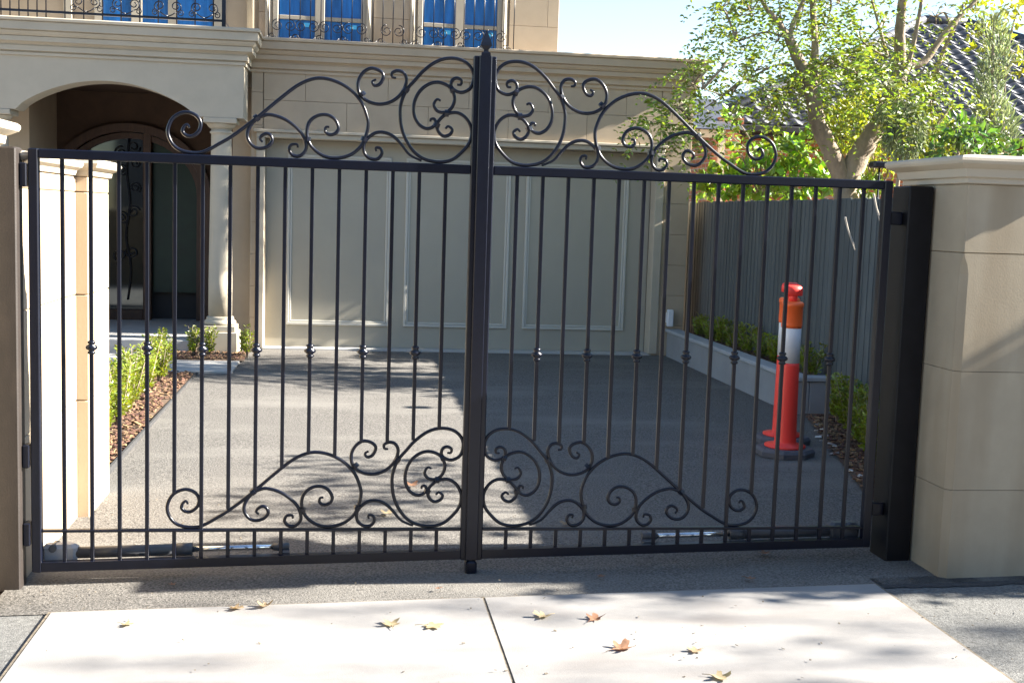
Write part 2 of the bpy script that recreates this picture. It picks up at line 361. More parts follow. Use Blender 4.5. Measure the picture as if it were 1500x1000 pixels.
# upper storey
UY = 8.95
uw = MB(); uw.box(-6.5, 1.845, UY+0.05, 12.5, 3.4, 6.6)
uwp = uw.build('upper_wall', 'stone', house)
WIN = ((-1.46, -0.40), (0.19, 1.18))
segs = [(-1.62, -1.545), (-0.315, 0.105), (1.265, 1.85)]
for a, b in segs: ashlar(uwp, a, b, 3.46, 6.6, UY, 0.36, 0.9)
for (a, b) in WIN:
    ashlar(uwp, a-0.085, b+0.085, 5.6, 6.6, UY, 0.36, 0.9)
    wn = MB()
    # frame: stiles, mullion, transoms
    for s0, s1 in ((a, a+0.06), ((a+b)/2-0.055, (a+b)/2+0.055), (b-0.06, b)): wn.box(s0, s1, UY+0.0, UY+0.05, 3.47, 5.5, 0.005)
    wf = wn.build('window', 'frame', house)
    for z in (3.47, 3.755, 5.46):
        t = MB(); t.box(a+0.058, b-0.058, UY+0.008, UY+0.046, z, z+0.045, 0.004); t.build('glazing_bar', 'frame', wf)
    for s0, s1 in ((a+0.06, (a+b)/2-0.055), ((a+b)/2+0.055, b-0.06)):
        for z0, z1 in ((3.515, 3.755), (3.80, 5.46)):
            t = MB(); t.box(s0, s1, UY+0.03, UY+0.036, z0, z1); t.build('pane', 'blue', wf)
        t = MB(); cx_ = s1-0.07 if s0 < 0.3 else s1-0.06
        t.box(cx_-0.055, cx_+0.02, UY+0.026, UY+0.029, 3.68, 3.725); t.build('sticker', 'tape', wf)
    # splayed jambs catching the sun on their right hand faces
    jm = MB()
    for (x0, x1, spl) in ((a-0.085, a, 'r'), (b, b+0.085, 'r')):
        poly = [(x0, UY+0.06), (x0, UY-0.03), (x1-0.065, UY-0.03), (x1, UY+0.04), (x1, UY+0.06)]
        jm.rings([[(px, py, z) for px, py in poly] for z in (3.47, 5.6)])
    jm.build('window_jamb', 'stone_pale', house)
# iron guard in front of the upper windows
gp = MB(); gp.box(-1.52, 1.32, UY-0.10, UY-0.085, 4.35, 4.38)
guard = gp.build('window_guard', 'black', house)
barm = MB(); barm.tube([(0, 0, 3.49), (0, 0, 4.36)], 0.006, 5); barme = barm.mesh('guard_bar', 'black')
k = 0; x = -1.5
while x < 1.33:
    inst('bar', barme, guard, (x, UY-0.092, 0)); x += 0.117
def spiral_path(cx, cz, r, y, turns=1.4, a0=0, sgn=1, n=22):
    return [(cx+r*(1-0.75*i/n)*math.cos(a0+sgn*2*math.pi*turns*i/n), y, cz+r*(1-0.75*i/n)*math.sin(a0+sgn*2*math.pi*turns*i/n)) for i in range(n+1)]
for cx_ in (-1.33, -1.07, -0.80, -0.53, -0.1, 0.30, 0.55, 0.82, 1.08):
    for s_ in (-1, 1):
        t = MB(); t.tube(spiral_path(cx_+s_*0.07, 3.665, 0.07, UY-0.105, 1.5, math.pi/2, -s_), 0.0055, 5)
        t.tube(spiral_path(cx_+s_*0.13, 3.545, 0.045, UY-0.105, 1.4, math.pi/2*(1+s_), s_), 0.0055, 5)
        t.tube([(cx_+s_*0.13+s_*0.045, UY-0.105, 3.545), (cx_+s_*0.24, UY-0.105, 3.50), (cx_+s_*0.30, UY-0.105, 3.53), (cx_+s_*0.33, UY-0.105, 3.50)], 0.0055, 5)
        t.build('scroll', 'black', guard)
# porch
PX0, PX1, PY = -5.6, -1.70, 8.0
bm_ = MB()
arch = [(-2.2-(4.03-2.2)*i/28, 2.545+0.33*math.sin(math.pi*i/28)**0.72) for i in range(29)]
poly = [(PX0, 2.545), (PX0, 3.12), (PX1, 3.12), (PX1, 2.545)]
# beam as vertical strips so the arch stays clean
def arch_strips(mb, pts, ztop, y0, y1):
    for (xa, za), (xb, zb) in zip(pts[:-1], pts[1:]):
        mb.add([(xa, y0, za), (xb, y0, zb), (xb, y0, ztop), (xa, y0, ztop), (xa, y1, za), (xb, y1, zb), (xb, y1, ztop), (xa, y1, ztop)],
               [(0, 1, 2, 3), (7, 6, 5, 4), (0, 4, 5, 1)])
arch_strips(bm_, arch, 3.12, PY, PY+0.34)
bm_.box(-2.2, PX1, PY, PY+0.34, 2.545, 3.12); bm_.box(PX0, -4.03, PY, PY+0.34, 2.545, 3.12)
bm_.box(PX1-0.3, PX1, PY+0.34, GY, 2.545, 3.12); bm_.box(PX0, PX0+0.3, PY+0.34, 10.4, 2.545, 3.12)
bm_.build('porch_beam', 'stone_pale', house, fixn=False)
mb = MB(); mb.rect_rings([(o, z) for o, z in CORN], PX0, PX1, PY, 10.4); mb.build('porch_cornice', 'stone_pale', house)
mb = MB(); mb.box(PX0+0.3, PX1-0.31, PY+0.345, 10.4, 2.95, 3.1); mb.build('porch_ceiling', 'brown', house)
mb = MB(); mb.box(PX0, -4.12, PY+0.9, 10.4, 0, 2.95); mb.build('porch_side_wall', 'stone', house)
mb = MB(); mb.box(GX0-0.22, GX0-0.002, PY+0.75, 10.4, 0, 2.949); mb.build('porch_side_wall', 'stone', house)
def column(cx_):
    mb = MB()
    mb.lathe([(0.128, 0.40), (0.128, 0.8), (0.118, 1.6), (0.108, 2.36), (0.108, 2.38), (0.122, 2.385), (0.122, 2.405), (0.108, 2.41), (0.108, 2.43)], (cx_, PY+0.17, 0), 28)
    c = mb.build('column', 'stone_pale', house)
    mb = MB(); mb.lathe([(0.11, 2.43), (0.135, 2.45), (0.155, 2.475), (0.16, 2.485)], (cx_, PY+0.17, 0), 28); mb.box(cx_-0.175, cx_+0.175, PY-0.005, PY+0.345, 2.487, 2.543, 0.006)
    mb.build('capital', 'stone_pale', c)
    mb = MB(); mb.lathe([(0.16, 0.31), (0.172, 0.325), (0.172, 0.35), (0.155, 0.365), (0.145, 0.375), (0.15, 0.385), (0.14, 0.40), (0.128, 0.405)], (cx_, PY+0.17, 0), 28)
    mb.box(cx_-0.18, cx_+0.18, PY-0.01, PY+0.35, 0.245, 0.309, 0.006); mb.box(cx_-0.205, cx_+0.205, PY-0.035, PY+0.375, 0.0, 0.243, 0.008)
    mb.build('column_base', 'stone_pale', c)
column(-1.945); column(-4.26)
mb = MB(); mb.box(-6.5, -2.16, PY+0.0, 10.5, -0.04, 0.15, 0.012); mb.build('porch_step', 'paver', house)
# back wall of porch with arched opening and door
mb = MB()
dc, dr = -3.25, 0.98
op = [(dc+dr*math.cos(math.pi*i/24), 1.72+0.86*math.sin(math.pi*i/24)) for i in range(25)]
arch_strips(mb, op, 2.95, 10.2, 10.4)
mb.box(-4.6, dc-dr, 10.2, 10.4, 0.15, 2.95); mb.box(dc+dr, -1.66, 10.2, 10.4, 0.15, 2.95)
mb.build('porch_back_wall', 'brown', house, fixn=False)
fd = MB()
for rr, yy, tt in ((dr, 10.12, 0.10), (dr-0.11, 10.22, 0.07)):
    pin = [(dc+(rr-tt)*math.cos(math.pi*i/24), 1.72+(0.86-(dr-rr)-tt)*math.sin(math.pi*i/24)) for i in range(25)]
    pout = [(dc+rr*math.cos(math.pi*i/24), 1.72+(0.86-(dr-rr))*math.sin(math.pi*i/24)) for i in range(25)]
    fd.rings([[(a[0], yy, a[1]), (b[0], yy, b[1]), (b[0], yy+0.08, b[1]), (a[0], yy+0.08, a[1])] for a, b in zip(pin, pout)])
    for sx in (-1, 1):
        xa = dc+sx*rr; xb = dc+sx*(rr-tt); fd.box(min(xa, xb), max(xa, xb), yy, yy+0.08, 0.15, 1.72)
fd.box(-3.10, -3.0, 10.2, 10.3, 0.15, 2.52, 0.006); fd.box(-4.1, -3.1, 10.2, 10.29, 0.15, 0.28, 0.006)
front = fd.build('front_door', 'timber', house)
mb = MB(); mb.box(-4.12, -3.1, 10.26, 10.27, 0.28, 2.5); mb.build('glass', 'glass', front)
mb = MB(); mb.box(-2.99, -2.3, 10.32, 10.36, 0.5, 2.5); mb.build('green_film', 'green', front)
mb = MB(); mb.box(-4.6, -1.7, 10.45, 10.5, 0.1, 3.0); mb.build('dark_interior', 'dark', house)
mb = MB()
for i, (cx_, cz, r) in enumerate([(-3.22, 2.30, 0.085), (-3.37, 2.22, 0.085), (-3.2, 2.1, 0.07), (-3.36, 2.02, 0.08), (-3.52, 2.1, 0.07), (-3.22, 1.5, 0.08), (-3.36, 1.42, 0.08), (-3.24, 1.0, 0.08), (-3.38, 0.95, 0.08), (-3.2, 1.8, 0.07)]):
    mb.tube(spiral_path(cx_, cz, r, 10.235, 1.5, i*1.3, 1 if i % 2 else -1), 0.009, 5)
mb.tube(catmull([(-3.29, 10.235, 0.4), (-3.25, 10.235, 0.8), (-3.31, 10.235, 1.2), (-3.26, 10.235, 1.6), (-3.30, 10.235, 2.0), (-3.27, 10.235, 2.4)], 4), 0.012, 6)
mb.build('iron_scrollwork', 'black', front)
# balcony: railing, doors
rl = MB(); rl.box(-5.5, -1.90, PY+0.09, PY+0.115, 3.555, 3.58); rl.box(-5.5, -1.90, PY+0.085, PY+0.12, 4.38, 4.42); rl.box(-1.94, -1.90, PY+0.08, PY+0.125, 3.47, 4.5)
rl.box(-1.93, -1.91, PY+0.125, UY-0.1, 3.555, 3.58); rl.box(-1.935, -1.905, PY+0.125, UY-0.1, 4.38, 4.42)
rail = rl.build('balcony_railing', 'black', house)
bb = MB(); bb.tube([(0, 0, 3.48), (0, 0, 4.39)], 0.0075, 5); bbm = bb.mesh('railing_bar', 'black')
x = -5.45
while x < -1.95:
    inst('bar', bbm, rail, (x, PY+0.1, 0)); x += (0.09 if x < -3.75 else 0.19)
for cx_ in (-3.33, -2.93, -2.50, -2.12):
    for s_ in (-1, 1):
        t = MB(); t.tube(spiral_path(cx_+s_*0.085, 3.69, 0.06, PY+0.088, 1.5, -math.pi/2, s_), 0.0065, 5)
        t.tube([(cx_+s_*0.0, PY+0.088, 3.585), (cx_+s_*0.04, PY+0.088, 3.60), (cx_+s_*0.085, PY+0.088, 3.63)], 0.0065, 5)
        t.tube(spiral_path(cx_+s_*0.13, 3.62, 0.035, PY+0.088, 1.2, math.pi/2, -s_), 0.0055, 5); t.build('scroll', 'black', rail)
bd = MB(); BYY = UY-0.02
for s0, s1 in ((-3.42, -3.33), (-3.02, -2.90), (-2.62, -2.52), (-2.12, -2.02), (-3.75, -3.66)): bd.box(s0, s1, BYY, UY+0.06, 3.47, 5.9, 0.005)
bdo = bd.build('balcony_door', 'frame', house)
for s0, s1 in ((-3.33, -3.02), (-2.90, -2.62), (-2.52, -2.12)):
    t = MB(); t.box(s0, s1, UY+0.02, UY+0.03, 3.48, 5.8); t.build('pane', 'blue', bdo)
mb = MB(); mb.tube([(-1.70, UY-0.06, 3.48), (-1.70, UY-0.06, 6.5)], 0.045, 14); mb.build('downpipe', 'stone_pale', house)

# ------------------------------------------------------------------ meter box
mb = MB(); p = at(982, 466, 8.45); mb.box(p.x-0.035, p.x+0.035, 8.43, 8.50, p.z-0.10, p.z+0.10, 0.008)
mb.box(p.x-0.03, p.x+0.03, 8.50, 8.56, p.z-0.06, p.z+0.06)
tag(mb.build('outlet_box', 'white'), 'small white electrical box low on the garage wall beside the planter', 'box')

# ------------------------------------------------------------------ boundary pillars and walls
CAPP = [(0.0, 1.808), (0.014, 1.812), (0.014, 1.832), (0.03, 1.838), (0.036, 1.872), (0.05, 1.878), (0.062, 1.885), (0.075, 1.893), (0.081, 1.905), (0.08, 1.917), (0.07, 1.926), (0.0, 1.934)]
def pillar(label, x0, x1, y0, y1, chamfer_x=None):
    zb = g((x0+x1)/2, 0)-0.06
    t = thing('stone_pillar', label, 'pillar', ((x0+x1)/2, (y0+y1)/2, zb))
    mb = MB(); mb.box(x0+0.02, x1-0.02, y0+0.02, y1-0.02, zb, 1.8); mb.build('core', 'backing', t)
    cz = [zb, 0.449, 0.984, 1.507, 1.808]
    for i in range(4):
        za, zt = cz[i]+0.0012, cz[i+1]-0.0012
        mb = MB()
        if chamfer_x is None or i == 3:
            mb.box(x0, x1, y0, y1, za, zt, 0.003)
        else:
            def ring(z, c): return [(x0, y0+c, z), (x0+c, y0, z), (x1-0.003, y0, z), (x1, y0+0.003, z), (x1, y1, z), (x0, y1, z)]
            top = [(zt-0.09, 0.028), (zt-0.05, 0.02), (zt-0.02, 0.008), (zt, 0.003)] if i == 2 else [(zt, 0.028)]
            mb.rings([ring(za, 0.028)]+[ring(z, c) for z, c in top])
        mb.build('stone_block', 'stone_old', t)
    mb = MB(); mb.rect_rings(CAPP, x0, x1, y0, y1); mb.build('cap', 'stone_pale', t)
    return t
pillar('tan stone gate pillar with moulded cap standing right of the gate', 2.095, 2.62, -0.34, 0.25, True)
pillar('tan stone gate pillar mostly out of frame behind the left gate post', -2.60, -2.042, -0.34, 0.035)
def low_wall(label, x0, x1, y0, y1, zt, name='boundary_wall'):
    t = thing(name, label, 'wall', ((x0+x1)/2, (y0+y1)/2, -0.1))
    mb = MB(); mb.box(x0+0.015, x1-0.015, y0+0.015, y1-0.015, -0.1, zt-0.01); mb.build('core', 'backing', t)
    return t
# left return wall along the drive, with a projecting end pier
t = low_wall('sunlit pale stone return wall with end pier behind the left gate leaf', -2.3, -1.955, 0.06, 1.12, 1.74)
ch = [-0.1, 0.58, 1.13, 1.655, 1.735]
for i in range(4):
    mb = MB(); mb.box(-2.3, -1.955, 0.06, 1.12, ch[i]+0.002, ch[i+1]-0.002, 0.004); mb.build('stone_block', 'stone', t)
    mb = MB(); mb.box(-2.34, -1.895, 1.122, 1.66, ch[i]+0.002, ch[i+1]-0.002, 0.004); mb.build('stone_block', 'stone', t)
mb = MB(); mb.rect_rings([(0, 1.735), (0.012, 1.738), (0.02, 1.76), (0.045, 1.775), (0.055, 1.79), (0.05, 1.805), (0, 1.815)], -2.3, -1.955, 0.06, 1.05); mb.build('cap', 'stone_pale', t)
mb = MB(); mb.rect_rings([(0, 1.735), (0.014, 1.74), (0.018, 1.765), (0.05, 1.78), (0.062, 1.80), (0.055, 1.82), (0, 1.832)], -2.34, -1.895, 1.122, 1.66); mb.build('cap', 'stone_pale', t)
for lab, a, b in (('low stone front wall running right from the right gate pillar', 2.63, 3.62), ('low stone front wall running left from the left gate pillar', -5.5, -2.61)):
    t = low_wall(lab, a, b, -0.12, 0.12, 1.45)
    for i, (za, zt) in enumerate(((-0.1, 0.449), (0.449, 0.984), (0.984, 1.4))):
        x = a
        while x < b-0.05:
            mb = MB(); mb.box(x+0.002, min(x+0.95, b)-0.002, -0.12, 0.12, za+0.002, zt-0.002, 0.004); mb.build('stone_block', 'stone', t); x += 0.95
    mb = MB(); mb.rect_rings([(0, 1.4), (0.02, 1.41), (0.05, 1.44), (0.05, 1.47), (0, 1.48)], a+0.06, b-0.06, -0.12, 0.12); mb.build('cap', 'stone_pale', t)

# ------------------------------------------------------------------ gate posts
pp = thing('gate_post', 'square brown dusty steel gate post at the left edge of the picture', 'post', (-1.985, -0.015, -0.05), 'steel gate posts')
mb = MB(); mb.box(-2.036, -1.936, -0.067, 0.036, -0.06, 1.822, 0.006); mb.build('shaft', 'post_brown', pp)
for z in (0.13, 1.66, 0.47):
    mb = MB(); mb.box(-1.934, -1.905, -0.03, 0.03, z, z+0.10, 0.004); mb.build('hinge', 'black', pp)
pp = thing('gate_post', 'square black steel gate post beside the right stone pillar', 'post', (2.02, 0.03, 0.0), 'steel gate posts')
mb = MB(); mb.box(1.965, 2.085, -0.055, 0.12, 0.0, 1.80, 0.006); mb.build('shaft', 'post_black', pp)
for z in (0.25, 1.62):
    mb = MB(); mb.box(1.903, 1.964, -0.008, 0.018, z, z+0.06, 0.004); mb.build('hinge', 'black', pp)

# ------------------------------------------------------------------ gate leaves
SCR = {
 'A':[(-1.25,0.111),(-1.259,0.124),(-1.272,0.114),(-1.277,0.093),(-1.259,0.077),(-1.234,0.079),(-1.21,0.1),(-1.203,0.132),(-1.218,0.16),(-1.25,0.175),(-1.285,0.171),(-1.318,0.148),(-1.336,0.111),(-1.337,0.08),(-1.322,0.045),(-1.295,0.02),(-1.254,0.008),(-1.208,0.008),(-1.168,0.024),(-1.127,0.049),(-1.086,0.074),(-1.035,0.112),(-0.96,0.174),(-0.883,0.242),(-0.806,0.305),(-0.745,0.336),(-0.69,0.343),(-0.628,0.328),(-0.572,0.295),(-0.528,0.246),(-0.503,0.185),(-0.5,0.146),(-0.51,0.102),(-0.532,0.058),(-0.575,0.023),(-0.63,0.008),(-0.685,0.014),(-0.733,0.046),(-0.755,0.084),(-0.759,0.127),(-0.745,0.163),(-0.711,0.186),(-0.672,0.189),(-0.641,0.171),(-0.626,0.139),(-0.636,0.115),(-0.662,0.106),(-0.681,0.118),(-0.679,0.137),(-0.664,0.139)],
 'B':[(-0.945,0.064),(-0.956,0.075),(-0.95,0.09),(-0.928,0.1),(-0.91,0.09),(-0.906,0.067),(-0.927,0.044),(-0.958,0.036),(-0.984,0.044),(-1.004,0.068),(-1.01,0.094),(-1.0,0.125),(-0.974,0.158),(-0.945,0.174),(-0.913,0.18),(-0.859,0.166),(-0.812,0.136),(-0.777,0.099),(-0.762,0.057),(-0.768,0.029),(-0.791,0.01),(-0.817,0.013),(-0.833,0.034),(-0.825,0.056),(-0.801,0.059),(-0.797,0.045)],
 'C':[(-0.469,0.349),(-0.485,0.338),(-0.474,0.322),(-0.451,0.332),(-0.438,0.364),(-0.454,0.386),(-0.492,0.395),(-0.525,0.375),(-0.544,0.339),(-0.543,0.3),(-0.525,0.27),(-0.489,0.25),(-0.445,0.245),(-0.402,0.258),(-0.367,0.285),(-0.345,0.321),(-0.339,0.357),(-0.353,0.383),(-0.379,0.39),(-0.401,0.379),(-0.399,0.362),(-0.383,0.359)],
 'D':[(-0.265,0.01),(-0.317,0.034),(-0.352,0.073),(-0.383,0.105),(-0.419,0.123),(-0.459,0.124),(-0.492,0.105),(-0.515,0.074),(-0.513,0.035),(-0.488,0.012),(-0.456,0.011),(-0.438,0.034),(-0.445,0.056),(-0.464,0.058),(-0.462,0.043)],
 'E':[(-0.119,0.343),(-0.103,0.344),(-0.101,0.362),(-0.121,0.371),(-0.141,0.36),(-0.144,0.334),(-0.124,0.316),(-0.096,0.311),(-0.065,0.326),(-0.051,0.354),(-0.049,0.392),(-0.067,0.426),(-0.103,0.449),(-0.156,0.454),(-0.211,0.437),(-0.266,0.395),(-0.305,0.35),(-0.336,0.312),(-0.357,0.262),(-0.363,0.214),(-0.356,0.152),(-0.335,0.097),(-0.298,0.047),(-0.249,0.017),(-0.184,0.008),(-0.128,0.022),(-0.081,0.064),(-0.057,0.1),(-0.05,0.14),(-0.057,0.172),(-0.08,0.205),(-0.117,0.223),(-0.161,0.215),(-0.191,0.19),(-0.202,0.166),(-0.195,0.138),(-0.171,0.12),(-0.144,0.129),(-0.135,0.149),(-0.152,0.163),(-0.165,0.152)],
 'F':[(-0.188,0.271),(-0.205,0.276),(-0.218,0.252),(-0.202,0.227),(-0.17,0.222),(-0.142,0.24),(-0.128,0.276),(-0.136,0.311),(-0.16,0.337),(-0.201,0.349),(-0.241,0.34),(-0.28,0.308),(-0.302,0.26),(-0.303,0.209),(-0.284,0.17),(-0.252,0.15),(-0.224,0.155),(-0.208,0.174),(-0.215,0.192),(-0.229,0.19),(-0.23,0.179)]}
COLLARS = [(-0.971,0.165,40),(-0.526,0.283,-45),(-0.341,0.311,60),(-0.757,0.084,90),(-0.514,0.093,70),(-0.142,0.322,20),(-0.161,0.219,0),(-0.204,0.167,70)]
BAREND = {4:0.155,6:0.088,7:0.172,8:0.27,9:0.34,10:0.325,11:0.39,12:0.39,13:0.40,14:0.452}
ZT0, ZT1 = 1.78, 1.82; ZM = 0.197; SP = 0.115; HALF = 0.158
def zbot(x): return 0.0968+0.0231*x
def leaf(sgn, label):
    t = thing('gate_leaf', label, 'gate', (sgn*0.95, 0, 0.04), 'pair of wrought iron gate leaves')
    X = lambda x: sgn*x
    def bx(name, xa, xb, y0, y1, z0, z1, bev=0.004, mt='black', par=None):
        mb = MB(); mb.box(min(X(xa), X(xb)), max(X(xa), X(xb)), y0, y1, z0, z1, bev); return mb.build(name, mt, par or t)
    bx('top_rail', 0.05, 1.861, -0.02, 0.02, ZT0, ZT1); bx('middle_rail', 0.05, 1.861, -0.0125, 0.0125, ZM-0.012, ZM, 0.002)
    # bottom rail follows the fall of the ground
    mb = MB(); xa, xb = X(0.05), X(1.861)
    xa, xb = min(xa, xb), max(xa, xb)
    mb.rings([[(x, -0.02, zbot(x)-0.04), (x, 0.02, zbot(x)-0.04), (x, 0.02, zbot(x)), (x, -0.02, zbot(x))] for x in (xa, xb)]); mb.build('bottom_rail', 'black', t)
    bx('outer_stile', 1.861, 1.901, -0.0215, 0.0215, zbot(X(1.88))-0.042, ZT1+0.001)
    bx('inner_stile', 0.0045, 0.05, -0.0215, 0.0215, zbot(0)-0.045, 2.288)
    full = MB(); full.box(-0.008, 0.008, -0.008, 0.008, ZM-0.003, ZT0+0.003, 0.0015); fullm = full.mesh('gate_bar', 'black')
    kn = MB(); kn.lathe([(0.010, -0.030), (0.017, -0.026), (0.017, -0.019), (0.012, -0.014), (0.024, -0.006), (0.026, 0.0), (0.024, 0.006), (0.012, 0.014), (0.017, 0.019), (0.017, 0.026), (0.010, 0.030)], (0, 0, 0), 10)
    knm = kn.mesh('knuckle', 'black')
    for i in range(15):
        x = X(HALF+(14-i)*SP)
        e = BAREND.get(i)
        if e is None: b = inst('bar', fullm, t, (x, 0, 0)); b.location.z = -ORG[t.name].z
        else:
            mb = MB(); mb.box(x-0.008, x+0.008, -0.008, 0.008, ZM+e, ZT0+0.003, 0.0015); b = mb.build('bar', 'black', t)
        mb = MB(); mb.box(x-0.008, x+0.008, -0.008, 0.008, zbot(x)-0.006, ZM-0.010, 0.0015); mb.build('lower_bar', 'black', t)
        if i % 2 == 1: inst('knuckle', knm, t, (x, 0, 0.99))
    for zz in (ZT1, ZM):
        for key, pts in SCR.items():
            P = catmull(pts, 5)
            n_ = len(P); mb = MB()
            rad = [0.0078*(0.62+0.38*min(1, min(i, n_-1-i)/14)) for i in range(n_)]
            yoff = {'A': 0, 'B': 0.0, 'C': 0.0, 'D': 0.0, 'E': 0.0, 'F': 0.0}[key]
            mb.tube([(X(q[0]), yoff, zz+q[1]) for q in P], rad, 8); mb.build('scroll', 'black', t)
        for cx_, cz, ang in COLLARS:
            mb = MB(); a = R_(ang)*sgn; d = Vector((math.cos(a), 0, math.sin(a)))
            c = Vector((X(cx_), 0, zz+cz)); mb.tube([c-d*0.009, c+d*0.009], 0.0155, 8, smooth=False); mb.build('collar', 'black', t)
    return t
gl = leaf(-1, 'left leaf of the black wrought iron gate, carrying the central spearhead cover strip')
gr = leaf(1, 'right leaf of the black wrought iron gate, next to the black post')
mb = MB(); mb.box(-0.027, 0.027, -0.040, -0.0225, 0.055, 2.288, 0.003); cs = mb.build('cover_strip', 'black', gl)
mb = MB()   # spearhead finial
mb.rings([[(sx*w_, -0.031+sy*d_, z) for sx, sy in ((-1, -1), (1, -1), (1, 1), (-1, 1))] for w_, d_, z in
          ((0.020, 0.009, 2.286), (0.020, 0.009, 2.300), (0.010, 0.008, 2.306), (0.010, 0.008, 2.314), (0.0245, 0.012, 2.330), (0.021, 0.011, 2.345), (0.012, 0.007, 2.37), (0.002, 0.002, 2.395))])
mb.build('spearhead', 'black', gl)
mb = MB(); mb.box(-0.026, 0.026, -0.045, 0.03, -0.01, 0.052, 0.008); mb.build('drop_stop', 'black', gl)

# gate opener rams, behind the bottom of each leaf
def opener(sgn, label):
    t = thing('gate_opener', label, 'gate opener', (sgn*1.4, 0.08, 0.08), 'gate opener rams')
    zz = lambda x: 0.098+0.0235*x+0.012
    def seg(name, xa, xb, r, mt, n=14):
        xa *= sgn; xb *= sgn; mb = MB(); mb.tube([(xa, 0.085, zz(xa)), (xb, 0.085, zz(xb))], r, n); return mb.build(name, mt, t)
    seg('tube', 1.74, 1.30, 0.026, 'opener'); seg('end_cap', 1.31, 1.24, 0.029, 'opener'); seg('rod', 1.245, 0.88, 0.0125, 'chrome'); seg('rod_end', 0.885, 0.815, 0.018, 'opener')
    x0, x1 = sorted((sgn*1.88, sgn*1.73)); mb = MB(); mb.box(x0, x1, 0.05, 0.12, zz(x0)-0.035, zz(x0)+0.045, 0.015); mb.build('housing', 'opener' if sgn > 0 else 'opener_lt', t)
    mb = MB(); mb.tube([(sgn*1.83, 0.04, zz(sgn*1.8)+0.03), (sgn*1.83, 0.13, zz(sgn*1.8)+0.03)], 0.016, 10); mb.build('pivot_bolt', 'opener', t)
    mb = MB(); a, b = sorted((sgn*0.81, sgn*0.86)); mb.box(a, b, 0.018, 0.075, zz(a)-0.02, zz(a)-0.008); mb.build('bracket', 'opener', t)
opener(-1, 'grey gate opener ram with light bracket low on the left leaf')
opener(1, 'dark gate opener ram with silver rod low on the right leaf')

# ------------------------------------------------------------------ paling fence
FX = 3.66
fence = thing('paling_fence', 'dark grey timber paling fence along the right side of the drive', 'fence', (FX, 4.5, 0))
pm = MB(); pm.box(-0.009, 0.009, -0.049, 0.049, -0.02, 1.84, 0.003); pme = pm.mesh('paling', 'paling')
cm = MB(); cm.box(-0.004, 0.004, -0.029, 0.029, -0.02, 1.835, 0.002); cme = cm.mesh('cover_strip', 'paling')
y = 0.2; i = 0
while y < 9.6:
    inst('paling', pme, fence, (FX+random.uniform(-0.002, 0.002), y, random.uniform(-0.008, 0.008)))
    inst('cover_strip', cme, fence, (FX-0.0105, y+0.0515, random.uniform(-0.006, 0.006)))
    y += 0.103
for z in (0.35, 1.0, 1.6):
    mb = MB(); mb.box(FX+0.010, FX+0.055, 0.15, 9.6, z, z+0.07); mb.build('rail', 'paling', fence)

# ------------------------------------------------------------------ raised planter
pl = thing('planter', 'grey raised planter wall with bluestone capping in front of the fence', 'planter', (3.4, 6.4, 0))
mb = MB(); mb.box(3.22, 3.34, 4.36, 8.54, -0.05, 0.285, 0.006); mb.build('side_wall', 'planter', pl)
mb = MB(); mb.box(3.342, 3.63, 4.36, 4.48, -0.05, 0.285, 0.006); mb.build('end_wall', 'planter', pl)
yy = 4.5
for k in range(4):
    mb = MB(); mb.box(3.195, 3.365, yy+0.002, yy+1.006, 0.287, 0.325, 0.006); mb.build('capping_stone', 'bluestone', pl); yy += 1.01
mb = MB(); mb.box(3.195, 3.64, 4.335, 4.498, 0.287, 0.325, 0.006); mb.build('capping_stone', 'bluestone', pl)
mb = MB(); mb.box(3.342, 3.64, 4.482, 8.54, 0, 0.26); mb.build('soil', 'soil', pl)
mb = MB(); mb.box(3.42, 3.62, 3.25, 3.75, 0.02, 0.26, 0.03); tag(mb.build('rendered_block', 'bluestone'), 'short grey masonry block behind the shrubs at the right fence', 'block')

# ------------------------------------------------------------------ bollards
def bollard(label, x, y):
    z = g(x, y); t = thing('bollard', label, 'bollard', (x, y, z), 'temporary bollards')
    mb = MB(); n = 8
    mb.rings([[(x+r*math.cos(2*math.pi*(k+0.5)/n), y+r*math.sin(2*math.pi*(k+0.5)/n), z+h) for k in range(n)] for r, h in ((0.20, 0.0), (0.205, 0.035), (0.19, 0.055), (0.09, 0.06))]); mb.build('rubber_base', 'rubber', t)
    mb = MB(); mb.lathe([(0.14, 0.058), (0.14, 0.072), (0.078, 0.078), (0.074, 0.10), (0.071, 0.30), (0.067, 0.62), (0.066, 0.64)], (x, y, z), 20); mb.build('tube', 'orange', t)
    mb = MB(); mb.lathe([(0.0665, 0.64), (0.0665, 0.875), (0.064, 0.88)], (x, y, z), 20); mb.build('reflective_band', 'reflective', t)
    mb = MB(); mb.lathe([(0.069, 0.88), (0.071, 0.90), (0.070, 1.02), (0.075, 1.025), (0.075, 1.048), (0.064, 1.058), (0.02, 1.062)], (x, y, z), 20); mb.build('cap', 'amber', t)
    mb = MB(); mb.tube([(x, y, z+1.05), (x, y, z+1.125)], 0.03, 10)
    mb.rings([[(x+a*math.cos(2*math.pi*k/12), y+b*math.sin(2*math.pi*k/12), z+h) for k in range(12)] for a, b, h in ((0.058, 0.034, 1.098), (0.066, 0.038, 1.102), (0.067, 0.04, 1.135), (0.062, 0.036, 1.156), (0.045, 0.024, 1.168))], smooth=True); mb.build('handle', 'orange', t)
bollard('rear orange bollard with white band, partly hidden by the nearer bollard', 2.587, 2.978)
bollard('nearer orange bollard with white band on a grey rubber base', 2.435, 2.52)

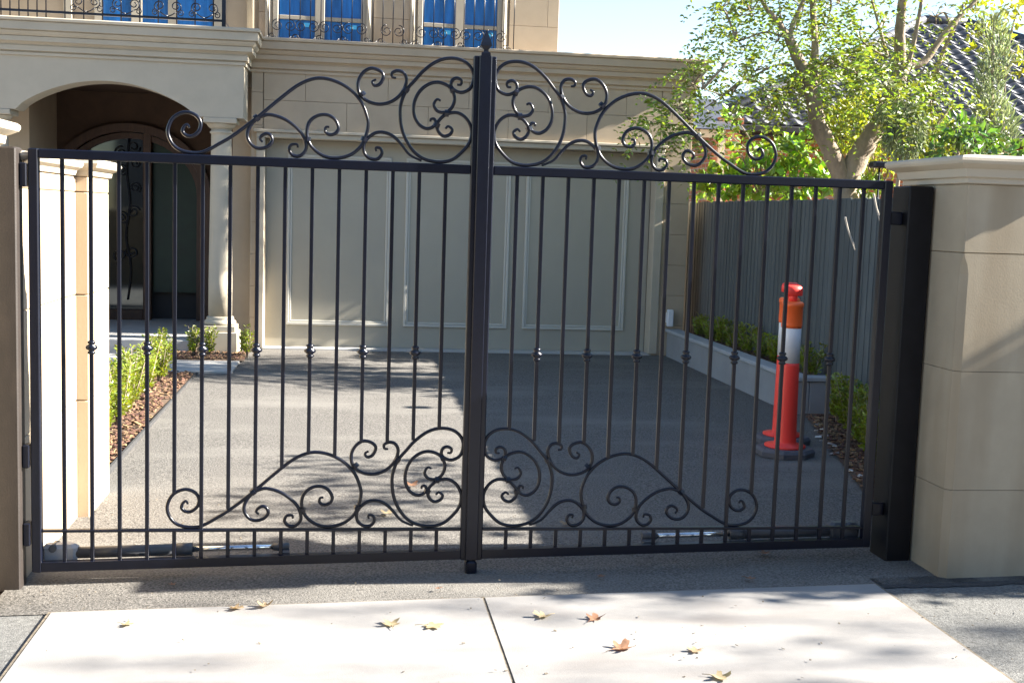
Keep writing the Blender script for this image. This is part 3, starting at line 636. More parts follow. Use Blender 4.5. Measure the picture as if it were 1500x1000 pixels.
# ------------------------------------------------------------------ neighbour house
nh = thing('neighbour_house', 'neighbouring orange brick house with dark tiled hip roof behind the fence', 'house', (10, 15, 0))
EY, EZ, RYY, RZ = 13.0, 3.13, 17.0, 5.56
EX0, EX1, AX0, AX1 = 4.9, 17.5, 10.35, 11.2
mb = MB(); mb.box(5.35, 17.1, 13.5, 20.6, 0, 3.06); mb.build('wall', 'brick', nh)
mb = MB(); mb.add([(EX0, EY, EZ), (EX1, EY, EZ), (AX1, RYY, RZ), (AX0, RYY, RZ), (EX0, 21, EZ), (EX1, 21, EZ)], [(0, 1, 2, 3), (1, 5, 2), (5, 4, 3, 2), (4, 0, 3), (0, 4, 5, 1)])
roof = mb.build('roof', 'tile', nh)
sl = Vector((0, RYY-EY, RZ-EZ)); SL = sl.length; sl.normalize(); pitch = math.atan2(RZ-EZ, RYY-EY)
tm = MB(); TW, TL = 0.27, 0.225; n = 6
prof = [(i/n*TW-TW/2, 0.022*math.cos(2*math.pi*(i/n))+0.010) for i in range(n+1)]
vs = [(x, -TL/2-0.02, h+0.034) for x, h in prof]+[(x, TL/2+0.02, h+0.002) for x, h in prof]+[(x, -TL/2-0.02, h+0.002) for x, h in prof]
fs = [(i, i+1, n+2+i, n+1+i) for i in range(n)]+[(2*(n+1)+i, 2*(n+1)+i+1, i+1, i) for i in range(n)]
tm.add(vs, fs, True); tme = tm.mesh('roof_tile', 'tile')
spots = []
for r in range(int(SL/TL)):
    s_ = (r+0.5)*TL; f_ = s_/SL
    xa = EX0+(AX0-EX0)*f_; xb = EX1+(AX1-EX1)*f_
    x = EX0+math.ceil((xa-EX0)/TW)*TW
    while x+TW/2 < min(xb, 16):
        spots.append(Vector((x, EY, EZ))+sl*s_+Vector((0, -math.sin(pitch), math.cos(pitch)))*0.012); x += TW
def in_view(P):
    d = P-Vector((CX, CY, CZ)); z = d.dot(_f); u = 750+F_PX*d.dot(_r)/z; v = 500-F_PX*d.dot(_u)/z
    return (1335 < u < 1500 and v < 225) or (1085 < u < 1200)
spots.sort(key=lambda P: (not in_view(P), (P-Vector((CX, CY, CZ))).length))
rest = MB()
for k, P in enumerate(spots):
    rot = (pitch, random.uniform(-0.015, 0.015), random.uniform(-0.015, 0.015))
    if k < 299: inst('roof_tile', tme, roof, P, rot)
    else:
        mm = Matrix.Translation(P) @ Matrix.Rotation(pitch, 4, 'X')
        rest.add([tuple(mm @ Vector(q)) for q in vs], fs, True)
stuff(rest.build('roof_tiles', 'tile', roof, fixn=False))
hp = MB(); hp.tube([(EX0, EY, EZ+0.03), (AX0, RYY, RZ+0.04)], 0.085, 8); hp.tube([(EX1, EY, EZ+0.03), (AX1, RYY, RZ+0.04)], 0.085, 8); hp.tube([(AX0, RYY, RZ+0.04), (AX1, RYY, RZ+0.04)], 0.09, 8)
hp.build('hip_capping', 'tile', roof)
mb = MB(); mb.box(EX0-0.05, EX1+0.05, EY-0.13, EY-0.01, EZ-0.12, EZ-0.005, 0.02); mb.build('gutter', 'gutter', nh)
mb = MB(); mb.box(EX0, EX1, EY, EY+0.5, EZ-0.16, EZ-0.12); mb.build('eave_lining', 'gutter', nh)
p0 = at(1064, 200, 12.2)
mb = MB(); mb.box(p0.x-0.14, p0.x+0.14, 12.0, 12.4, 0, 3.05); mb.box(p0.x-0.18, p0.x+0.18, 11.96, 12.44, 3.05, 3.14); mb.build('brick_pier', 'brick', nh)
pa, pb = at(1024, 203, 11.6), at(1058, 193, 11.6)
mb = MB(); mb.box(pa.x-0.4, pb.x+0.05, 11.6, 11.66, pb.z-0.09, pb.z+0.02); mb.box(pb.x-0.02, pb.x+0.05, 11.6, 11.7, 0, pb.z-0.09); mb.build('fascia', 'cream', nh)
mb = MB(); mb.add([(pa.x-0.4, 11.55, pb.z+0.03), (pb.x+0.35, 11.55, pb.z+0.03), (pb.x+0.35, 13.2, pb.z+0.62), (pa.x-0.4, 13.2, pb.z+0.62)], [(0, 1, 2, 3)]); mb.build('porch_roof', 'tile', nh)

# ------------------------------------------------------------------ houses across the street, behind the camera
for lab, xc, wd, h in (('grey rendered house across the street facing the drive, behind the camera', -1.0, 15, 5.6), ('grey rendered house across the street to the right, behind the camera', 17.5, 15, 5.2), ('grey rendered house across the street to the left, behind the camera', -19.0, 15, 5.8)):
    t = thing('street_house', lab, 'house', (xc, -19, 0), 'houses across the street')
    mb = MB(); mb.box(xc-wd/2, xc+wd/2, -26, -17, -0.1, h); mb.build('wall', 'planter', t)
    mb = MB(); e = 0.6; mb.add([(xc-wd/2-e, -16.4, h), (xc+wd/2+e, -16.4, h), (xc+wd/2+e, -26.6, h), (xc-wd/2-e, -26.6, h), (xc-wd/4, -21.5, h+2.6), (xc+wd/4, -21.5, h+2.6)],
           [(0, 1, 5, 4), (1, 2, 5), (2, 3, 4, 5), (3, 0, 4), (3, 2, 1, 0)]); mb.build('roof', 'tile', t)
    for wx in (-5.2, -1.8, 1.8, 5.2):
        for wz in (0.9, 3.5):
            mb = MB(); mb.box(xc+wx-0.75, xc+wx+0.75, -17.02, -16.95, wz, wz+1.4, 0.02); wn_ = mb.build('window', 'cream', t)
            mb = MB(); mb.box(xc+wx-0.66, xc+wx+0.66, -16.947, -16.94, wz+0.09, wz+1.31); mb.build('pane', 'dark', wn_)

# ------------------------------------------------------------------ foliage
def unit(v): return v/np.maximum(np.linalg.norm(v, axis=-1, keepdims=True), 1e-9)
def leaves(mb, P, D, length, width, fold=0.25, jitter=0.35):
    """diamond leaves: P base points, D directions (n,3)"""
    n = len(P); D = unit(D); up = RNG.normal(size=(n, 3)); S = unit(np.cross(D, up)); Nn = np.cross(S, D)
    L = (length*(1+jitter*RNG.uniform(-1, 1, n)))[:, None]; W = L*(width/length)
    v0 = P; v1 = P+D*L*0.45+S*W*0.5+Nn*L*fold*0.25; v2 = P+D*L-Nn*L*fold*0.3; v3 = P+D*L*0.45-S*W*0.5+Nn*L*fold*0.25
    b = len(mb.v); V = np.stack([v0, v1, v2, v3], 1).reshape(-1, 3)
    mb.v += [tuple(q) for q in V.tolist()]
    for i in range(n):
        k = b+4*i; mb.f.append((k, k+1, k+2)); mb.f.append((k, k+2, k+3)); mb.sm += [False, False]
def fronds(mb, C, out, rl=0.30, pairs=8, ll=0.055, lw=0.019, droop=0.5):
    """pinnate sprays starting at C heading out"""
    n = len(C); D = unit(out)
    for j in range(pairs):
        t = (j+1)/pairs
        base = C+D*(rl*t)+np.array([0, 0, -1.0])*(droop*rl*t*t)
        tang = unit(D+np.array([0, 0, -1.0])*(2*droop*t)); side = unit(np.cross(tang, np.array([0, 0, 1.0])+0.25*RNG.normal(size=(n, 3))))
        for s_ in (-1, 1):
            leaves(mb, base, side*s_+tang*0.55+0.18*RNG.normal(size=(n, 3)), ll*(1-0.35*abs(t-0.4)), lw, 0.15, 0.2)
def ball(n, c, r):
    d = unit(RNG.normal(size=(n, 3))); return np.array(c)+d*np.array(r)*(RNG.uniform(0.25, 1, (n, 1))**0.45), d
def make_tree(name, label, cat, base, limbs, twigs, blobs, leafmat, kind='frond', **kw):
    """limbs: list of (points, r0, r1); twigs: thin branches; blobs: (centre, radii, count)"""
    t = thing(name, label, cat, base)
    mb = MB()
    for pts, r0, r1 in limbs:
        P = catmull(pts, 4); n_ = len(P); mb.tube(P, [(r0+(r1-r0)*i/(n_-1))*(1+0.06*math.sin(i*2.3)) for i in range(n_)], 10)
    tr = mb.build('trunk', 'bark', t, fixn=False)
    mb = MB()
    for pts, r0, r1 in twigs:
        P = catmull(pts, 3); n_ = len(P); mb.tube(P, [r0+(r1-r0)*i/(n_-1) for i in range(n_)], 5)
    nodes = [Vector(p) for pts, _, _ in limbs+twigs for p in pts[1:]]
    cr_ = MB()
    for c, r, n in blobs:
        c = Vector(c)
        if nodes and kw.get('connect', True):
            q = min(nodes, key=lambda a: (a-c).length)
            mid = (q+c)/2+Vector((random.uniform(-.1, .1), random.uniform(-.1, .1), 0.12))
            mb.tube(catmull([q, mid, c], 4), [0.016-0.010*i/8 for i in range(9)], 5)
        P, d = ball(n, c, r)
        if kind == 'frond':
            for q in P[::max(1, n//6)]: mb.tube([c, (c+Vector(q))/2+Vector((0, 0, 0.04)), Vector(q)], [0.006, 0.004, 0.002], 4)
            out = d*np.array([1, 1, 0.45])+0.35*RNG.normal(size=d.shape)
            fronds(cr_, P, out, kw.get('rl', 0.3), kw.get('pairs', 8), kw.get('ll', 0.055), kw.get('lw', 0.02), kw.get('droop', 0.45))
        else:
            out = d+0.8*RNG.normal(size=d.shape)+np.array([0, 0, kw.get('lift', 0.2)])
            leaves(cr_, P, out, kw.get('ll', 0.07), kw.get('lw', 0.04), 0.3)
    if mb.v: stuff(mb.build('branches', 'bark', tr, fixn=False))
    cr_.build('crown', leafmat, t, fixn=False)
    return t
TY = 6.3
def pt(u, v, Y=TY): return at(u, v, Y)
base = Vector((pt(1243, 250).x+0.1, TY, 0))
fork = pt(1240, 252)
limbs = [([base, base+Vector((0, 0, 0.9)), fork+Vector((0, 0, -0.1))], 0.16, 0.13),
         ([fork+Vector((0, 0, -0.15)), pt(1217, 222), pt(1198, 180), pt(1192, 150), pt(1180, 110), pt(1166, 80), pt(1154, 52)], 0.10, 0.045),
         ([pt(1192, 150), pt(1192, 110, TY+.1), pt(1194, 60, TY+.2), pt(1191, 0, TY+.3), pt(1200, -120, TY+.4)], 0.05, 0.025),
         ([pt(1154, 54), pt(1138, 30), pt(1118, 5), pt(1090, -60)], 0.036, 0.012),
         ([pt(1156, 54), pt(1166, 25), pt(1180, -10), pt(1190, -80)], 0.030, 0.012),
         ([fork+Vector((0, 0, -0.15)), pt(1256, 232), pt(1276, 200), pt(1292, 172), pt(1308, 135), pt(1326, 92)], 0.12, 0.07),
         ([pt(1320, 104), pt(1318, 60, TY-.1), pt(1320, 20, TY-.2), pt(1326, -40, TY-.3), pt(1330, -160, TY-.3)], 0.062, 0.03),
         ([pt(1324, 98), pt(1352, 92), pt(1375, 62), pt(1402, 28), pt(1430, 0), pt(1470, -60)], 0.040, 0.016),
         ([pt(1330, 95, TY-.2), pt(1340, 55, TY-.3), pt(1350, 0, TY-.4), pt(1356, -60, TY-.4)], 0.026, 0.012),
         ([pt(1370, 112, TY+.3), pt(1382, 75, TY+.3), pt(1396, 45, TY+.3), pt(1412, 5, TY+.3)], 0.026, 0.012),
         ([pt(1300, 85, TY+.2), pt(1288, 40, TY+.2), pt(1277, 0, TY+.2)], 0.02, 0.010)]
twigs = [([pt(1154, 56), pt(1125, 47), pt(1105, 52), pt(1080, 62)], 0.014, 0.005), ([pt(1160, 96), pt(1140, 95), pt(1120, 103), pt(1090, 120), pt(1060, 140), pt(1030, 160), pt(1010, 175)], 0.014, 0.004),
         ([pt(1166, 45), pt(1175, 20), pt(1182, -20)], 0.01, 0.004), ([pt(1150, 45), pt(1143, 20), pt(1140, -10)], 0.01, 0.004), ([pt(1060, 140, 6.0), pt(1030, 130, 5.9), pt(1010, 120, 5.8)], 0.008, 0.003),
         ([pt(1300, 85), pt(1262, 60), pt(1263, 30)], 0.012, 0.004), ([pt(1370, 240, 5.6), pt(1366, 190, 5.6), pt(1363, 140, 5.6), pt(1362, 112, 5.7)], 0.008, 0.010)]
def bl(u, v, r, n, Y=TY, ry=0.5, asp=0.7):
    c = pt(u, v, Y); s_ = r*(Y-CY)/F_PX; return (tuple(c), (s_, ry, s_*asp), n)
blobs = [bl(1255, 110, 66, 56, 6.0), bl(1330, 125, 48, 40, 5.8), bl(1200, 125, 50, 38, 6.2), bl(1290, 150, 52, 46, 5.7), bl(1160, 130, 40, 14, 6.3), bl(1225, 95, 48, 30, 6.4),
         bl(1370, 150, 34, 14, 5.8), bl(1100, 20, 52, 30, 6.4), bl(1140, 60, 48, 24, 6.5), bl(1080, 60, 38, 18, 6.3), bl(1055, 15, 30, 11, 6.4), bl(1210, 40, 50, 28, 6.8), bl(1230, 5, 50, 30, 6.6),
         bl(1105, 105, 38, 15, 6.2), bl(1060, 95, 30, 14, 6.0), bl(1015, 125, 24, 26, 6.1, 0.3, 1.2), bl(985, 165, 24, 14, 6.2, 0.3), bl(965, 180, 22, 18, 6.2, 0.3), bl(1000, 190, 20, 14, 6.2, 0.2),
         bl(1290, 50, 40, 24, 6.8), bl(1370, 25, 30, 9, 6.6), bl(1130, 160, 30, 6, 6.2), bl(1250, 80, 40, 34, 7.0), bl(1160, 0, 50, 34, 6.9), bl(1390, 165, 22, 5, 5.8), bl(1075, 135, 26, 7, 6.2),
         bl(1200, -70, 110, 90, 6.6, 1.0), bl(1330, -90, 110, 60, 6.2, 1.0), bl(1100, -70, 80, 44, 6.6, 0.9), bl(1450, -60, 70, 24, 6.4, 0.8),
         ((4.6, 7.6, 5.6), (0.7, 0.45, 0.6), 130), ((5.4, 7.5, 6.1), (0.7, 0.45, 0.6), 130), ((3.9, 7.6, 5.3), (0.6, 0.4, 0.5), 100), ((5.0, 7.9, 5.2), (0.6, 0.4, 0.5), 90), ((4.6, 7.5, 6.6), (0.7, 0.4, 0.45), 210), ((5.5, 7.45, 7.0), (0.7, 0.4, 0.45), 190), ((3.8, 7.55, 6.2), (0.6, 0.4, 0.45), 190)]
make_tree('feathery_tree', 'large fork trunked tree with feathery light green foliage behind the fence', 'tree', tuple(base), limbs, twigs, blobs, 'leaf_tree', rl=0.40, pairs=9, ll=0.068, lw=0.026, droop=0.6)
# weeping grey-green foliage and yellow bush between the tree and the right pillar
c = pt(1325, 200, 5.6); make_tree('weeping_shrub', 'weeping grey green shrub hanging beside the fork of the big tree', 'shrub', (c.x, 5.6, 0), [([(c.x, 5.6, 0), (c.x-.05, 5.6, 1.5), (c.x, 5.6, c.z+0.3)], 0.03, 0.012)], [],
          [bl(1325, 195, 28, 900, 5.6, 0.25, 1.3), bl(1315, 165, 26, 500, 5.6, 0.25, 1.0)], 'leaf_grey', kind='leaf', ll=0.10, lw=0.010, lift=-2.2, connect=False)
c = pt(1290, 215, 7.6); make_tree('yellow_bush', 'yellow green bush glowing in the sun between the two limbs of the tree', 'shrub', (c.x, 7.6, 0), [([(c.x, 7.6, 0), (c.x, 7.6, 1.0), (c.x, 7.6, 1.9)], 0.04, 0.015)], [],
          [bl(1235, 190, 32, 620, 7.6, 0.4, 1.2), bl(1290, 225, 32, 420, 7.6, 0.4, 1.0), bl(1265, 160, 30, 300, 7.6)], 'leaf_yellow', kind='leaf', ll=0.085, lw=0.035)
c = pt(1380, 215, 6.6); make_tree('yellow_bush', 'yellow green bush just left of the right pillar cap', 'shrub', (c.x, 6.6, 0), [([(c.x, 6.6, 0), (c.x, 6.6, 1.0), (c.x, 6.6, 1.9)], 0.04, 0.015)], [],
          [bl(1378, 222, 26, 380, 6.6, 0.3), bl(1372, 190, 20, 160, 6.6, 0.3), bl(1350, 240, 26, 160, 6.6, 0.3)], 'leaf_yellow', kind='leaf', ll=0.085, lw=0.032)
c = pt(1425, 200, 5.0); make_tree('glossy_shrub', 'dark glossy leaved shrub rising above the right pillar cap', 'shrub', (c.x, 5.0, 0), [([(c.x, 5.0, 0), (c.x, 5.0, 1.0), (c.x, 5.0, 1.9)], 0.04, 0.015)], [],
          [bl(1405, 190, 26, 110, 5.0, 0.3), bl(1432, 205, 30, 150, 5.0, 0.3), bl(1470, 225, 30, 120, 5.0, 0.3), bl(1395, 222, 24, 110, 5.0)], 'leaf_dark', kind='leaf', ll=0.085, lw=0.045)
c = pt(1455, 200, 5.8); make_tree('conifer', 'wispy grey green conifer standing behind the right pillar', 'tree', (c.x, 5.8, 0), [([(c.x, 5.8, 0), (c.x, 5.8, 1.6), (pt(1456, 30, 5.8))], 0.05, 0.01)], [],
          [bl(1455+8*math.sin(k), 225-k*19, 30-k*1.9, 230-k*16, 5.8, 0.2, 0.85) for k in range(11)], 'leaf_grey', kind='leaf', ll=0.11, lw=0.007, lift=1.6, connect=False)
c = pt(1480, 90, 6.6); make_tree('young_tree', 'thin young tree with yellowing leaves at the right edge behind the conifer', 'tree', (c.x, 6.6, 0), [([(c.x, 6.6, 0), (c.x, 6.6, 1.6), (c.x-.05, 6.6, 3.4)], 0.03, 0.008)], [],
          [bl(1450, 60, 28, 70, 6.6, 0.3), bl(1488, 95, 24, 80, 6.6, 0.3), bl(1440, 20, 30, 60, 6.6, 0.3), bl(1490, 20, 30, 60, 6.6, 0.3)], 'leaf_yellow', kind='leaf', ll=0.09, lw=0.045)
# climbing vine on the far end of the fence
c = pt(1115, 270, 8.4)
make_tree('leafy_vine', 'broad leaved bright green vine spilling over the far end of the fence', 'vine', (c.x, 8.4, 0), [([(c.x, 8.4, 0), (c.x, 8.4, 1.0), (c.x, 8.4, 1.9)], 0.03, 0.015)], [],
          [bl(1060, 265, 34, 150, 8.6, 0.25), bl(1110, 262, 42, 230, 8.3, 0.3), bl(1165, 265, 42, 230, 7.8, 0.3), bl(1145, 225, 34, 130, 8.2, 0.3), bl(1180, 215, 30, 90, 8.0, 0.3), bl(1085, 225, 24, 36, 8.5, 0.2),
           bl(1070, 200, 16, 14, 8.5, 0.2), bl(1120, 200, 20, 14, 8.4, 0.2), bl(1220, 262, 28, 100, 7.2, 0.25), bl(1075, 170, 14, 26, 8.5, 0.2), bl(1035, 275, 20, 80, 8.9, 0.2), bl(1270, 272, 22, 60, 6.2, 0.2)], 'leaf_vine', kind='leaf', ll=0.11, lw=0.085)
# trees just out of frame on the right whose shadows fall across drive and crossover
def bare(name, label, x, y, zb, blobs, **kw):
    make_tree(name, label, 'tree', (x, y, -0.02), [([(x, y, -0.1), (x+.05, y, 1.2), (x, y, zb)], 0.10, 0.05)], [], blobs, 'leaf_yellow', kind='leaf', ll=0.10, lw=0.075, **kw)
bare('garden_tree', 'small garden tree out of frame right behind the fence, dappling the drive', 6.2, 0.6, 2.9,
     [((6.0, 0.9, 3.75), (0.5, 0.35, 0.3), 70), ((6.5, 0.55, 3.95), (0.5, 0.3, 0.25), 60), ((6.1, 0.15, 3.6), (0.5, 0.3, 0.25), 50), ((6.6, 1.5, 3.8), (0.5, 0.3, 0.3), 60), ((5.8, 1.9, 3.5), (0.4, 0.3, 0.25), 50), ((6.9, 1.1, 4.1), (0.4, 0.5, 0.2), 50)])
bare('street_tree', 'thinning street tree out of frame far right beside the footpath', 14.5, -2.3, 5.2,
     [((14.0+1.0*math.cos(k*2.4), -2.05+0.62*math.sin(k*2.4+.5), 6.2+0.24*k), (1.1, 0.13, 0.16), 26) for k in range(13)])
# tall clipped hedge of the neighbour along the street line, out of frame right: shades the foot of the pillar
hd = thing('clipped_hedge', 'tall clipped hedge along the street line out of frame to the right', 'hedge', (8, -0.5, 0), None)
mb = MB(); mb.box(6.05, 11.9, -0.84, -0.16, -0.05, 3.2, 0.05); mb.build('branch_core', 'soil', hd)
P_ = np.concatenate([np.stack([RNG.uniform(6, 12, 2500), RNG.choice([-0.9, -0.1], 2500)+RNG.normal(0, .02, 2500), RNG.uniform(0, 3.25, 2500)], 1),
                     np.stack([RNG.uniform(6, 12, 1200), RNG.uniform(-.9, -.1, 1200), 3.25+RNG.normal(0, .03, 1200)], 1), np.stack([6+RNG.normal(0, .02, 600), RNG.uniform(-.9, -.1, 600), RNG.uniform(0, 3.25, 600)], 1)])
mb = MB(); leaves(mb, P_, RNG.normal(size=P_.shape), 0.09, 0.05); mb.build('foliage', 'leaf_dark', hd, fixn=False)

# ------------------------------------------------------------------ small shrubs
def shrub(label, x, y, z, h, r, group, n=420, mt='leaf_box', ll=0.032):
    t = thing('box_shrub' if mt == 'leaf_box' else 'shrub', label, 'shrub', (x, y, z), group)
    st = MB(); cr_ = MB(); P = []; D = []
    for k in range(9):
        a = random.uniform(0, 6.28); q = r*random.uniform(0.1, 0.75); hh = h*random.uniform(0.72, 1.0)
        tip = Vector((x+q*math.cos(a), y+q*math.sin(a), z+hh)); st.tube([(x, y, z-0.02), ((x+tip.x)/2+0.01, (y+tip.y)/2, z+hh*0.5), tip], [0.006, 0.004, 0.002], 4)
        m_ = n//9; tt = RNG.uniform(0.18, 1.02, m_)[:, None]; ax = np.array([x, y, z])+(np.array(tip)-np.array([x, y, z]))*tt
        ang = RNG.uniform(0, 2*math.pi, m_); rad = 0.045*RNG.uniform(0.1, 1, m_)*(1.15-0.6*tt[:, 0])
        P.append(ax+np.stack([rad*np.cos(ang), rad*np.sin(ang), 0*ang], 1)); D.append(np.stack([np.cos(ang), np.sin(ang), RNG.uniform(0.1, 1.1, m_)], 1))
    leaves(cr_, np.concatenate(P), np.concatenate(D), ll, ll*0.55, 0.3)
    st.build('stems', 'bark', t, fixn=False); cr_.build('foliage', mt, t, fixn=False)
nm = ['first', 'second', 'third', 'fourth', 'fifth', 'sixth', 'seventh', 'eighth', 'ninth', 'tenth', 'eleventh', 'twelfth', 'thirteenth', 'fourteenth']
for k in range(13):
    y = 1.95+k*0.345
    shrub('%s small box shrub from the gate in the hedge along the left bed' % nm[k], -2.26+random.uniform(-.04, .04), y, g(-2.3, y), random.uniform(0.38, 0.50), 0.19, 'box hedge shrubs in the left bed', 900)
for lab, u, v in (('small box shrub left of the column base', 283, 516), ('small box shrub directly in front of the column base', 305, 518), ('small box shrub between the column base and the garage door', 362, 520)):
    p = at(u, v, 7.75); shrub(lab, p.x, 7.75, 0.01, 0.34, 0.11, 'shrubs round the porch column', 420)
for k in range(9):
    y = 4.75+k*0.42
    shrub('%s low shrub from the near end of the raised planter' % nm[k], 3.50, y, 0.26, random.uniform(0.26, 0.38), 0.17, 'shrubs in the raised planter', 600)
for k in range(8):
    y = 1.15+k*0.385
    shrub('%s box shrub from the gate in the right hand bed' % nm[k], bedx(y)+0.22+random.uniform(-.03, .03), y, g(2.9, y), random.uniform(0.38, 0.50), 0.17, 'box shrubs in the right bed', 800)
shrub('leafy green plant in front of the grey block at the right fence', 3.25, 3.1, 0.02, 0.42, 0.15, 'leafy plants at the right fence', 130, 'leaf_dark', 0.08)
# bare pale twigs hanging behind the right end of the gate
def twig(label, pts, r=0.006):
    t = thing('bare_twig', label, 'twig', tuple(pts[0]), 'pale twigs behind the gate')
    mb = MB(); P = catmull(pts, 4); mb.tube(P, [r*(1-0.5*i/(len(P)-1)) for i in range(len(P))], 5); mb.build('stem', 'twig', t, fixn=False)
    mb = MB(); q = P[len(P)//2]; mb.tube([q, (q[0]+0.03, q[1]+0.01, q[2]-0.05), (q[0]+0.035, q[1]+0.01, q[2]-0.08)], [r*0.7, r*0.5, r*0.3], 4); mb.build('side_shoot', 'twig', t, fixn=False)
twig('forked pale twig between the last bars of the gate', [at(1238, 318, .9), at(1242, 335, .9), at(1247, 350, .9), at(1252, 366, .9)])
twig('single pale twig hanging below the top rail near the right post', [at(1280, 284, .7), at(1283, 300, .7), at(1286, 312, .7), at(1290, 328, .7)])
p = at(1288, 250, 4.3)
gl_ = thing('garden_lamp', 'small black flat topped garden lamp behind the gate beside the right pillar', 'lamp', (p.x, 4.3, 0))
mb = MB(); mb.tube([(p.x, 4.3, 0), (p.x, 4.3, p.z+0.02)], 0.008, 6); mb.build('pole', 'black', gl_)
mb = MB(); mb.box(p.x-0.075, p.x+0.075, 4.24, 4.36, p.z+0.02, p.z+0.075, 0.012); mb.build('lamp_head', 'black', gl_)

# ------------------------------------------------------------------ mulch, pebbles, litter
def chips(name, rects, n, size, mt, label, cat, zoff=0.02):
    mb = MB()
    for i in range(n):
        (x0, x1, y0, y1, zz) = random.choices(rects, weights=[(r[1]-r[0])*(r[3]-r[2]) for r in rects])[0]
        x, y = random.uniform(x0, x1), random.uniform(y0, y1); z = (g(x, y) if zz is None else zz)+zoff+random.uniform(-0.006, 0.008)
        L, W, H = size*random.uniform(0.5, 1.4), size*random.uniform(0.25, 0.5), size*random.uniform(0.08, 0.2)
        rot = Matrix.Rotation(random.uniform(0, 6.28), 3, 'Z') @ Matrix.Rotation(random.uniform(-.4, .4), 3, 'X') @ Matrix.Rotation(random.uniform(-.4, .4), 3, 'Y')
        vs = [tuple(rot @ Vector((a*L/2*(1 if c < 0 else .8), b*W/2, c*H/2))+Vector((x, y, z))) for c in (-1, 1) for b in (-1, 1) for a in (-1, 1)]
        mb.add(vs, [(0, 2, 3, 1), (4, 5, 7, 6), (0, 1, 5, 4), (2, 6, 7, 3), (0, 4, 6, 2), (1, 3, 7, 5)])
    return stuff(mb.build(name, mt, fixn=False), label, cat)
chips('bark_mulch', [(-2.72, -2.01, 1.75, 6.4, None), (-2.6, -1.63, 7.4, 8.0, 0.01), *[(bedx(y_)+0.05, 3.58, y_, y_+0.26, None) for y_ in lin(0.2, 3.9, 15)], (3.36, 3.62, 4.5, 8.5, 0.262)], 6500, 0.042, 'mulch', 'reddish brown bark mulch covering the garden beds', 'mulch')
chips('pale_pebbles', [(bedx(y_)-0.02, bedx(y_)+0.16, y_, y_+0.3, None) for y_ in lin(0.5, 3.6, 10)], 22, 0.05, 'pebble', 'few pale stones scattered along the right bed edge', 'pebbles', 0.012)
chips('ground_litter', [(-1.7, 1.7, -1.5, -0.45, None), (-1.9, 2.2, -0.4, 1.5, None), (1.8, 2.8, -1.4, -0.4, None), *[(0.0, 0.03, -1.6+i*.2, -1.4+i*.2, None) for i in range(6)]*6, *[(1.74, 1.78, -1.6+i*.2, -1.4+i*.2, None) for i in range(6)]*6, (-1.7, 1.7, -0.43, -0.39, None), (-1.7, 1.7, -0.43, -0.39, None)], 230, 0.012, 'joint', 'tiny bits of leaf litter on the pavement', 'litter', 0.008)

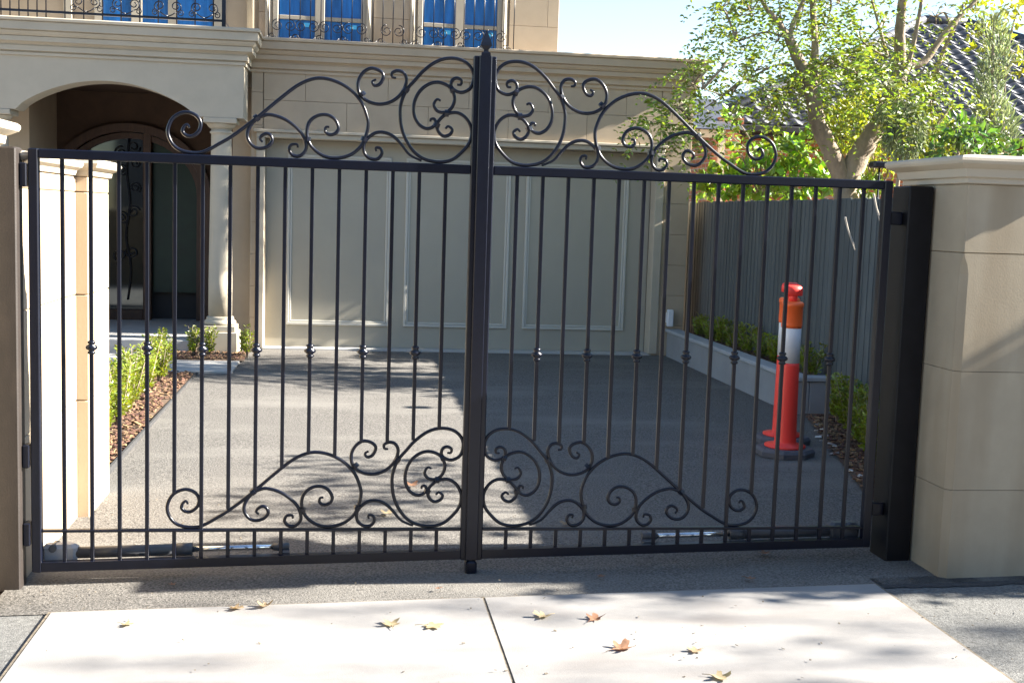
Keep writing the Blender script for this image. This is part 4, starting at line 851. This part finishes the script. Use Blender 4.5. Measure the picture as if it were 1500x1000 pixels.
# ------------------------------------------------------------------ fallen leaves
def fallen(label, u, v, size, mt, curl, seed):
    rs = np.random.RandomState(seed)
    d = _f*F_PX+_r*(u-750)-_u*(v-500); o = Vector((CX, CY, CZ)); t_ = 1
    for _ in range(30):
        q = o+d*t_; t_ = (g(q.x, q.y)+0.008-CZ)/d.z
    q = o+d*t_
    n = 40; pts = []                                   # five lobed leaf outline, half dried
    for k in range(n):
        a = 2*math.pi*k/n; lob = abs(math.cos(2.5*a)); r = size*(0.42+0.50*lob**1.6+0.10*abs(math.sin(7.5*a)))*(1-0.25*math.cos(a))*(1+0.10*rs.uniform(-1, 1))
        pts.append((r*math.cos(a), r*math.sin(a)))
    a0 = rs.uniform(0, 6.28); ca, sa = math.cos(a0), math.sin(a0); ph = rs.uniform(0, 6)
    def P(x, y, l=0):
        rr = min(1.2, math.hypot(x, y)/size)
        z = curl*size*(0.38*abs(y)/size*rr+0.10*math.sin(4*x/size+ph)*rr+0.16*rr*rr*(1+math.sin(2*math.atan2(y, x)+ph)))
        return (q.x+ca*x-sa*y, q.y+sa*x+ca*y, q.z+max(0.0, z)+0.003)
    mb = MB(); R = [[P(x*f_, y*f_) for x, y in pts] for f_ in (0.35, 0.7, 1.0)]
    fs = [(0, 1+k, 1+(k+1) % n) for k in range(n)]
    for b_ in (0, 1): fs += [(1+b_*n+k, 1+(b_+1)*n+k, 1+(b_+1)*n+(k+1) % n, 1+b_*n+(k+1) % n) for k in range(n)]
    mb.add([P(0, 0)]+R[0]+R[1]+R[2], fs, True)
    t = thing('fallen_leaf', label, 'leaf', tuple(q), 'fallen leaves')
    mb.build('blade', mt, t, fixn=False)
    mb = MB(); c0 = Vector(P(size*0.2, 0)); e0 = Vector((q.x+ca*size*1.5-sa*size*.2, q.y+sa*size*1.5+ca*size*.2, q.z+0.004)); mb.tube([c0, (c0+e0)/2+Vector((0, 0, 0.003)), e0], [0.0016, 0.0014, 0.0012], 4); mb.build('stalk', mt, t, fixn=False)
LV = [('small pale curled leaf alone on the left concrete slab', 184, 915, 0.028, 'leaf_dry3', .6), ('tan leaf at the shadow edge, left of a bigger curled leaf', 344, 891, 0.034, 'leaf_dry1', .7),
      ('larger curled tan leaf at the shadow edge on the left slab', 388, 887, 0.04, 'leaf_dry1', 1.0), ('yellow brown leaf left of the flat yellow star shaped leaf', 573, 915, 0.042, 'leaf_dry3', .5),
      ('flat yellow star shaped leaf near the centre joint', 632, 917, 0.046, 'leaf_dry3', .25), ('yellow leaf just right of the centre joint', 797, 903, 0.04, 'leaf_dry3', .8), ('brown curled leaf right of the yellow leaf on the right slab', 871, 907, 0.042, 'leaf_dry2', .8),
      ('large rust brown leaf in the middle of the right slab', 910, 950, 0.05, 'leaf_dry2', .7), ('small grey brown leaf right of the large rust leaf', 1020, 953, 0.034, 'leaf_dry1', .5), ('yellow tan leaf at the bottom edge of the picture', 1053, 992, 0.042, 'leaf_dry3', .6),
      ('small rusty leaf on the asphalt under the left leaf', 252, 856, 0.02, 'leaf_dry2', .6), ('small pinkish leaf on the dark asphalt under the right leaf', 1097, 847, 0.026, 'leaf_dry2', .3), ('star shaped brown leaf below the right bottom rail', 1121, 810, 0.036, 'leaf_dry2', .4),
      ('orange brown leaf seen through the scrolls left of the gate centre', 604, 711, 0.055, 'leaf_dry2', .6), ('pale leaf behind the lower scrolls left of the gate centre', 568, 752, 0.045, 'leaf_dry3', .4), ('pale leaf behind the lower scrolls right of the gate centre', 832, 768, 0.04, 'leaf_dry1', .5),
      ('tiny reddish leaf on asphalt below the gate centre', 642, 862, 0.014, 'leaf_dry2', .4), ('faint brown leaf on asphalt right of the gate centre', 880, 844, 0.022, 'leaf_dry2', .2)]
for k, a in enumerate(LV): fallen(a[0], a[1], a[2], a[3]*0.95, a[4], a[5], seed=k+3)
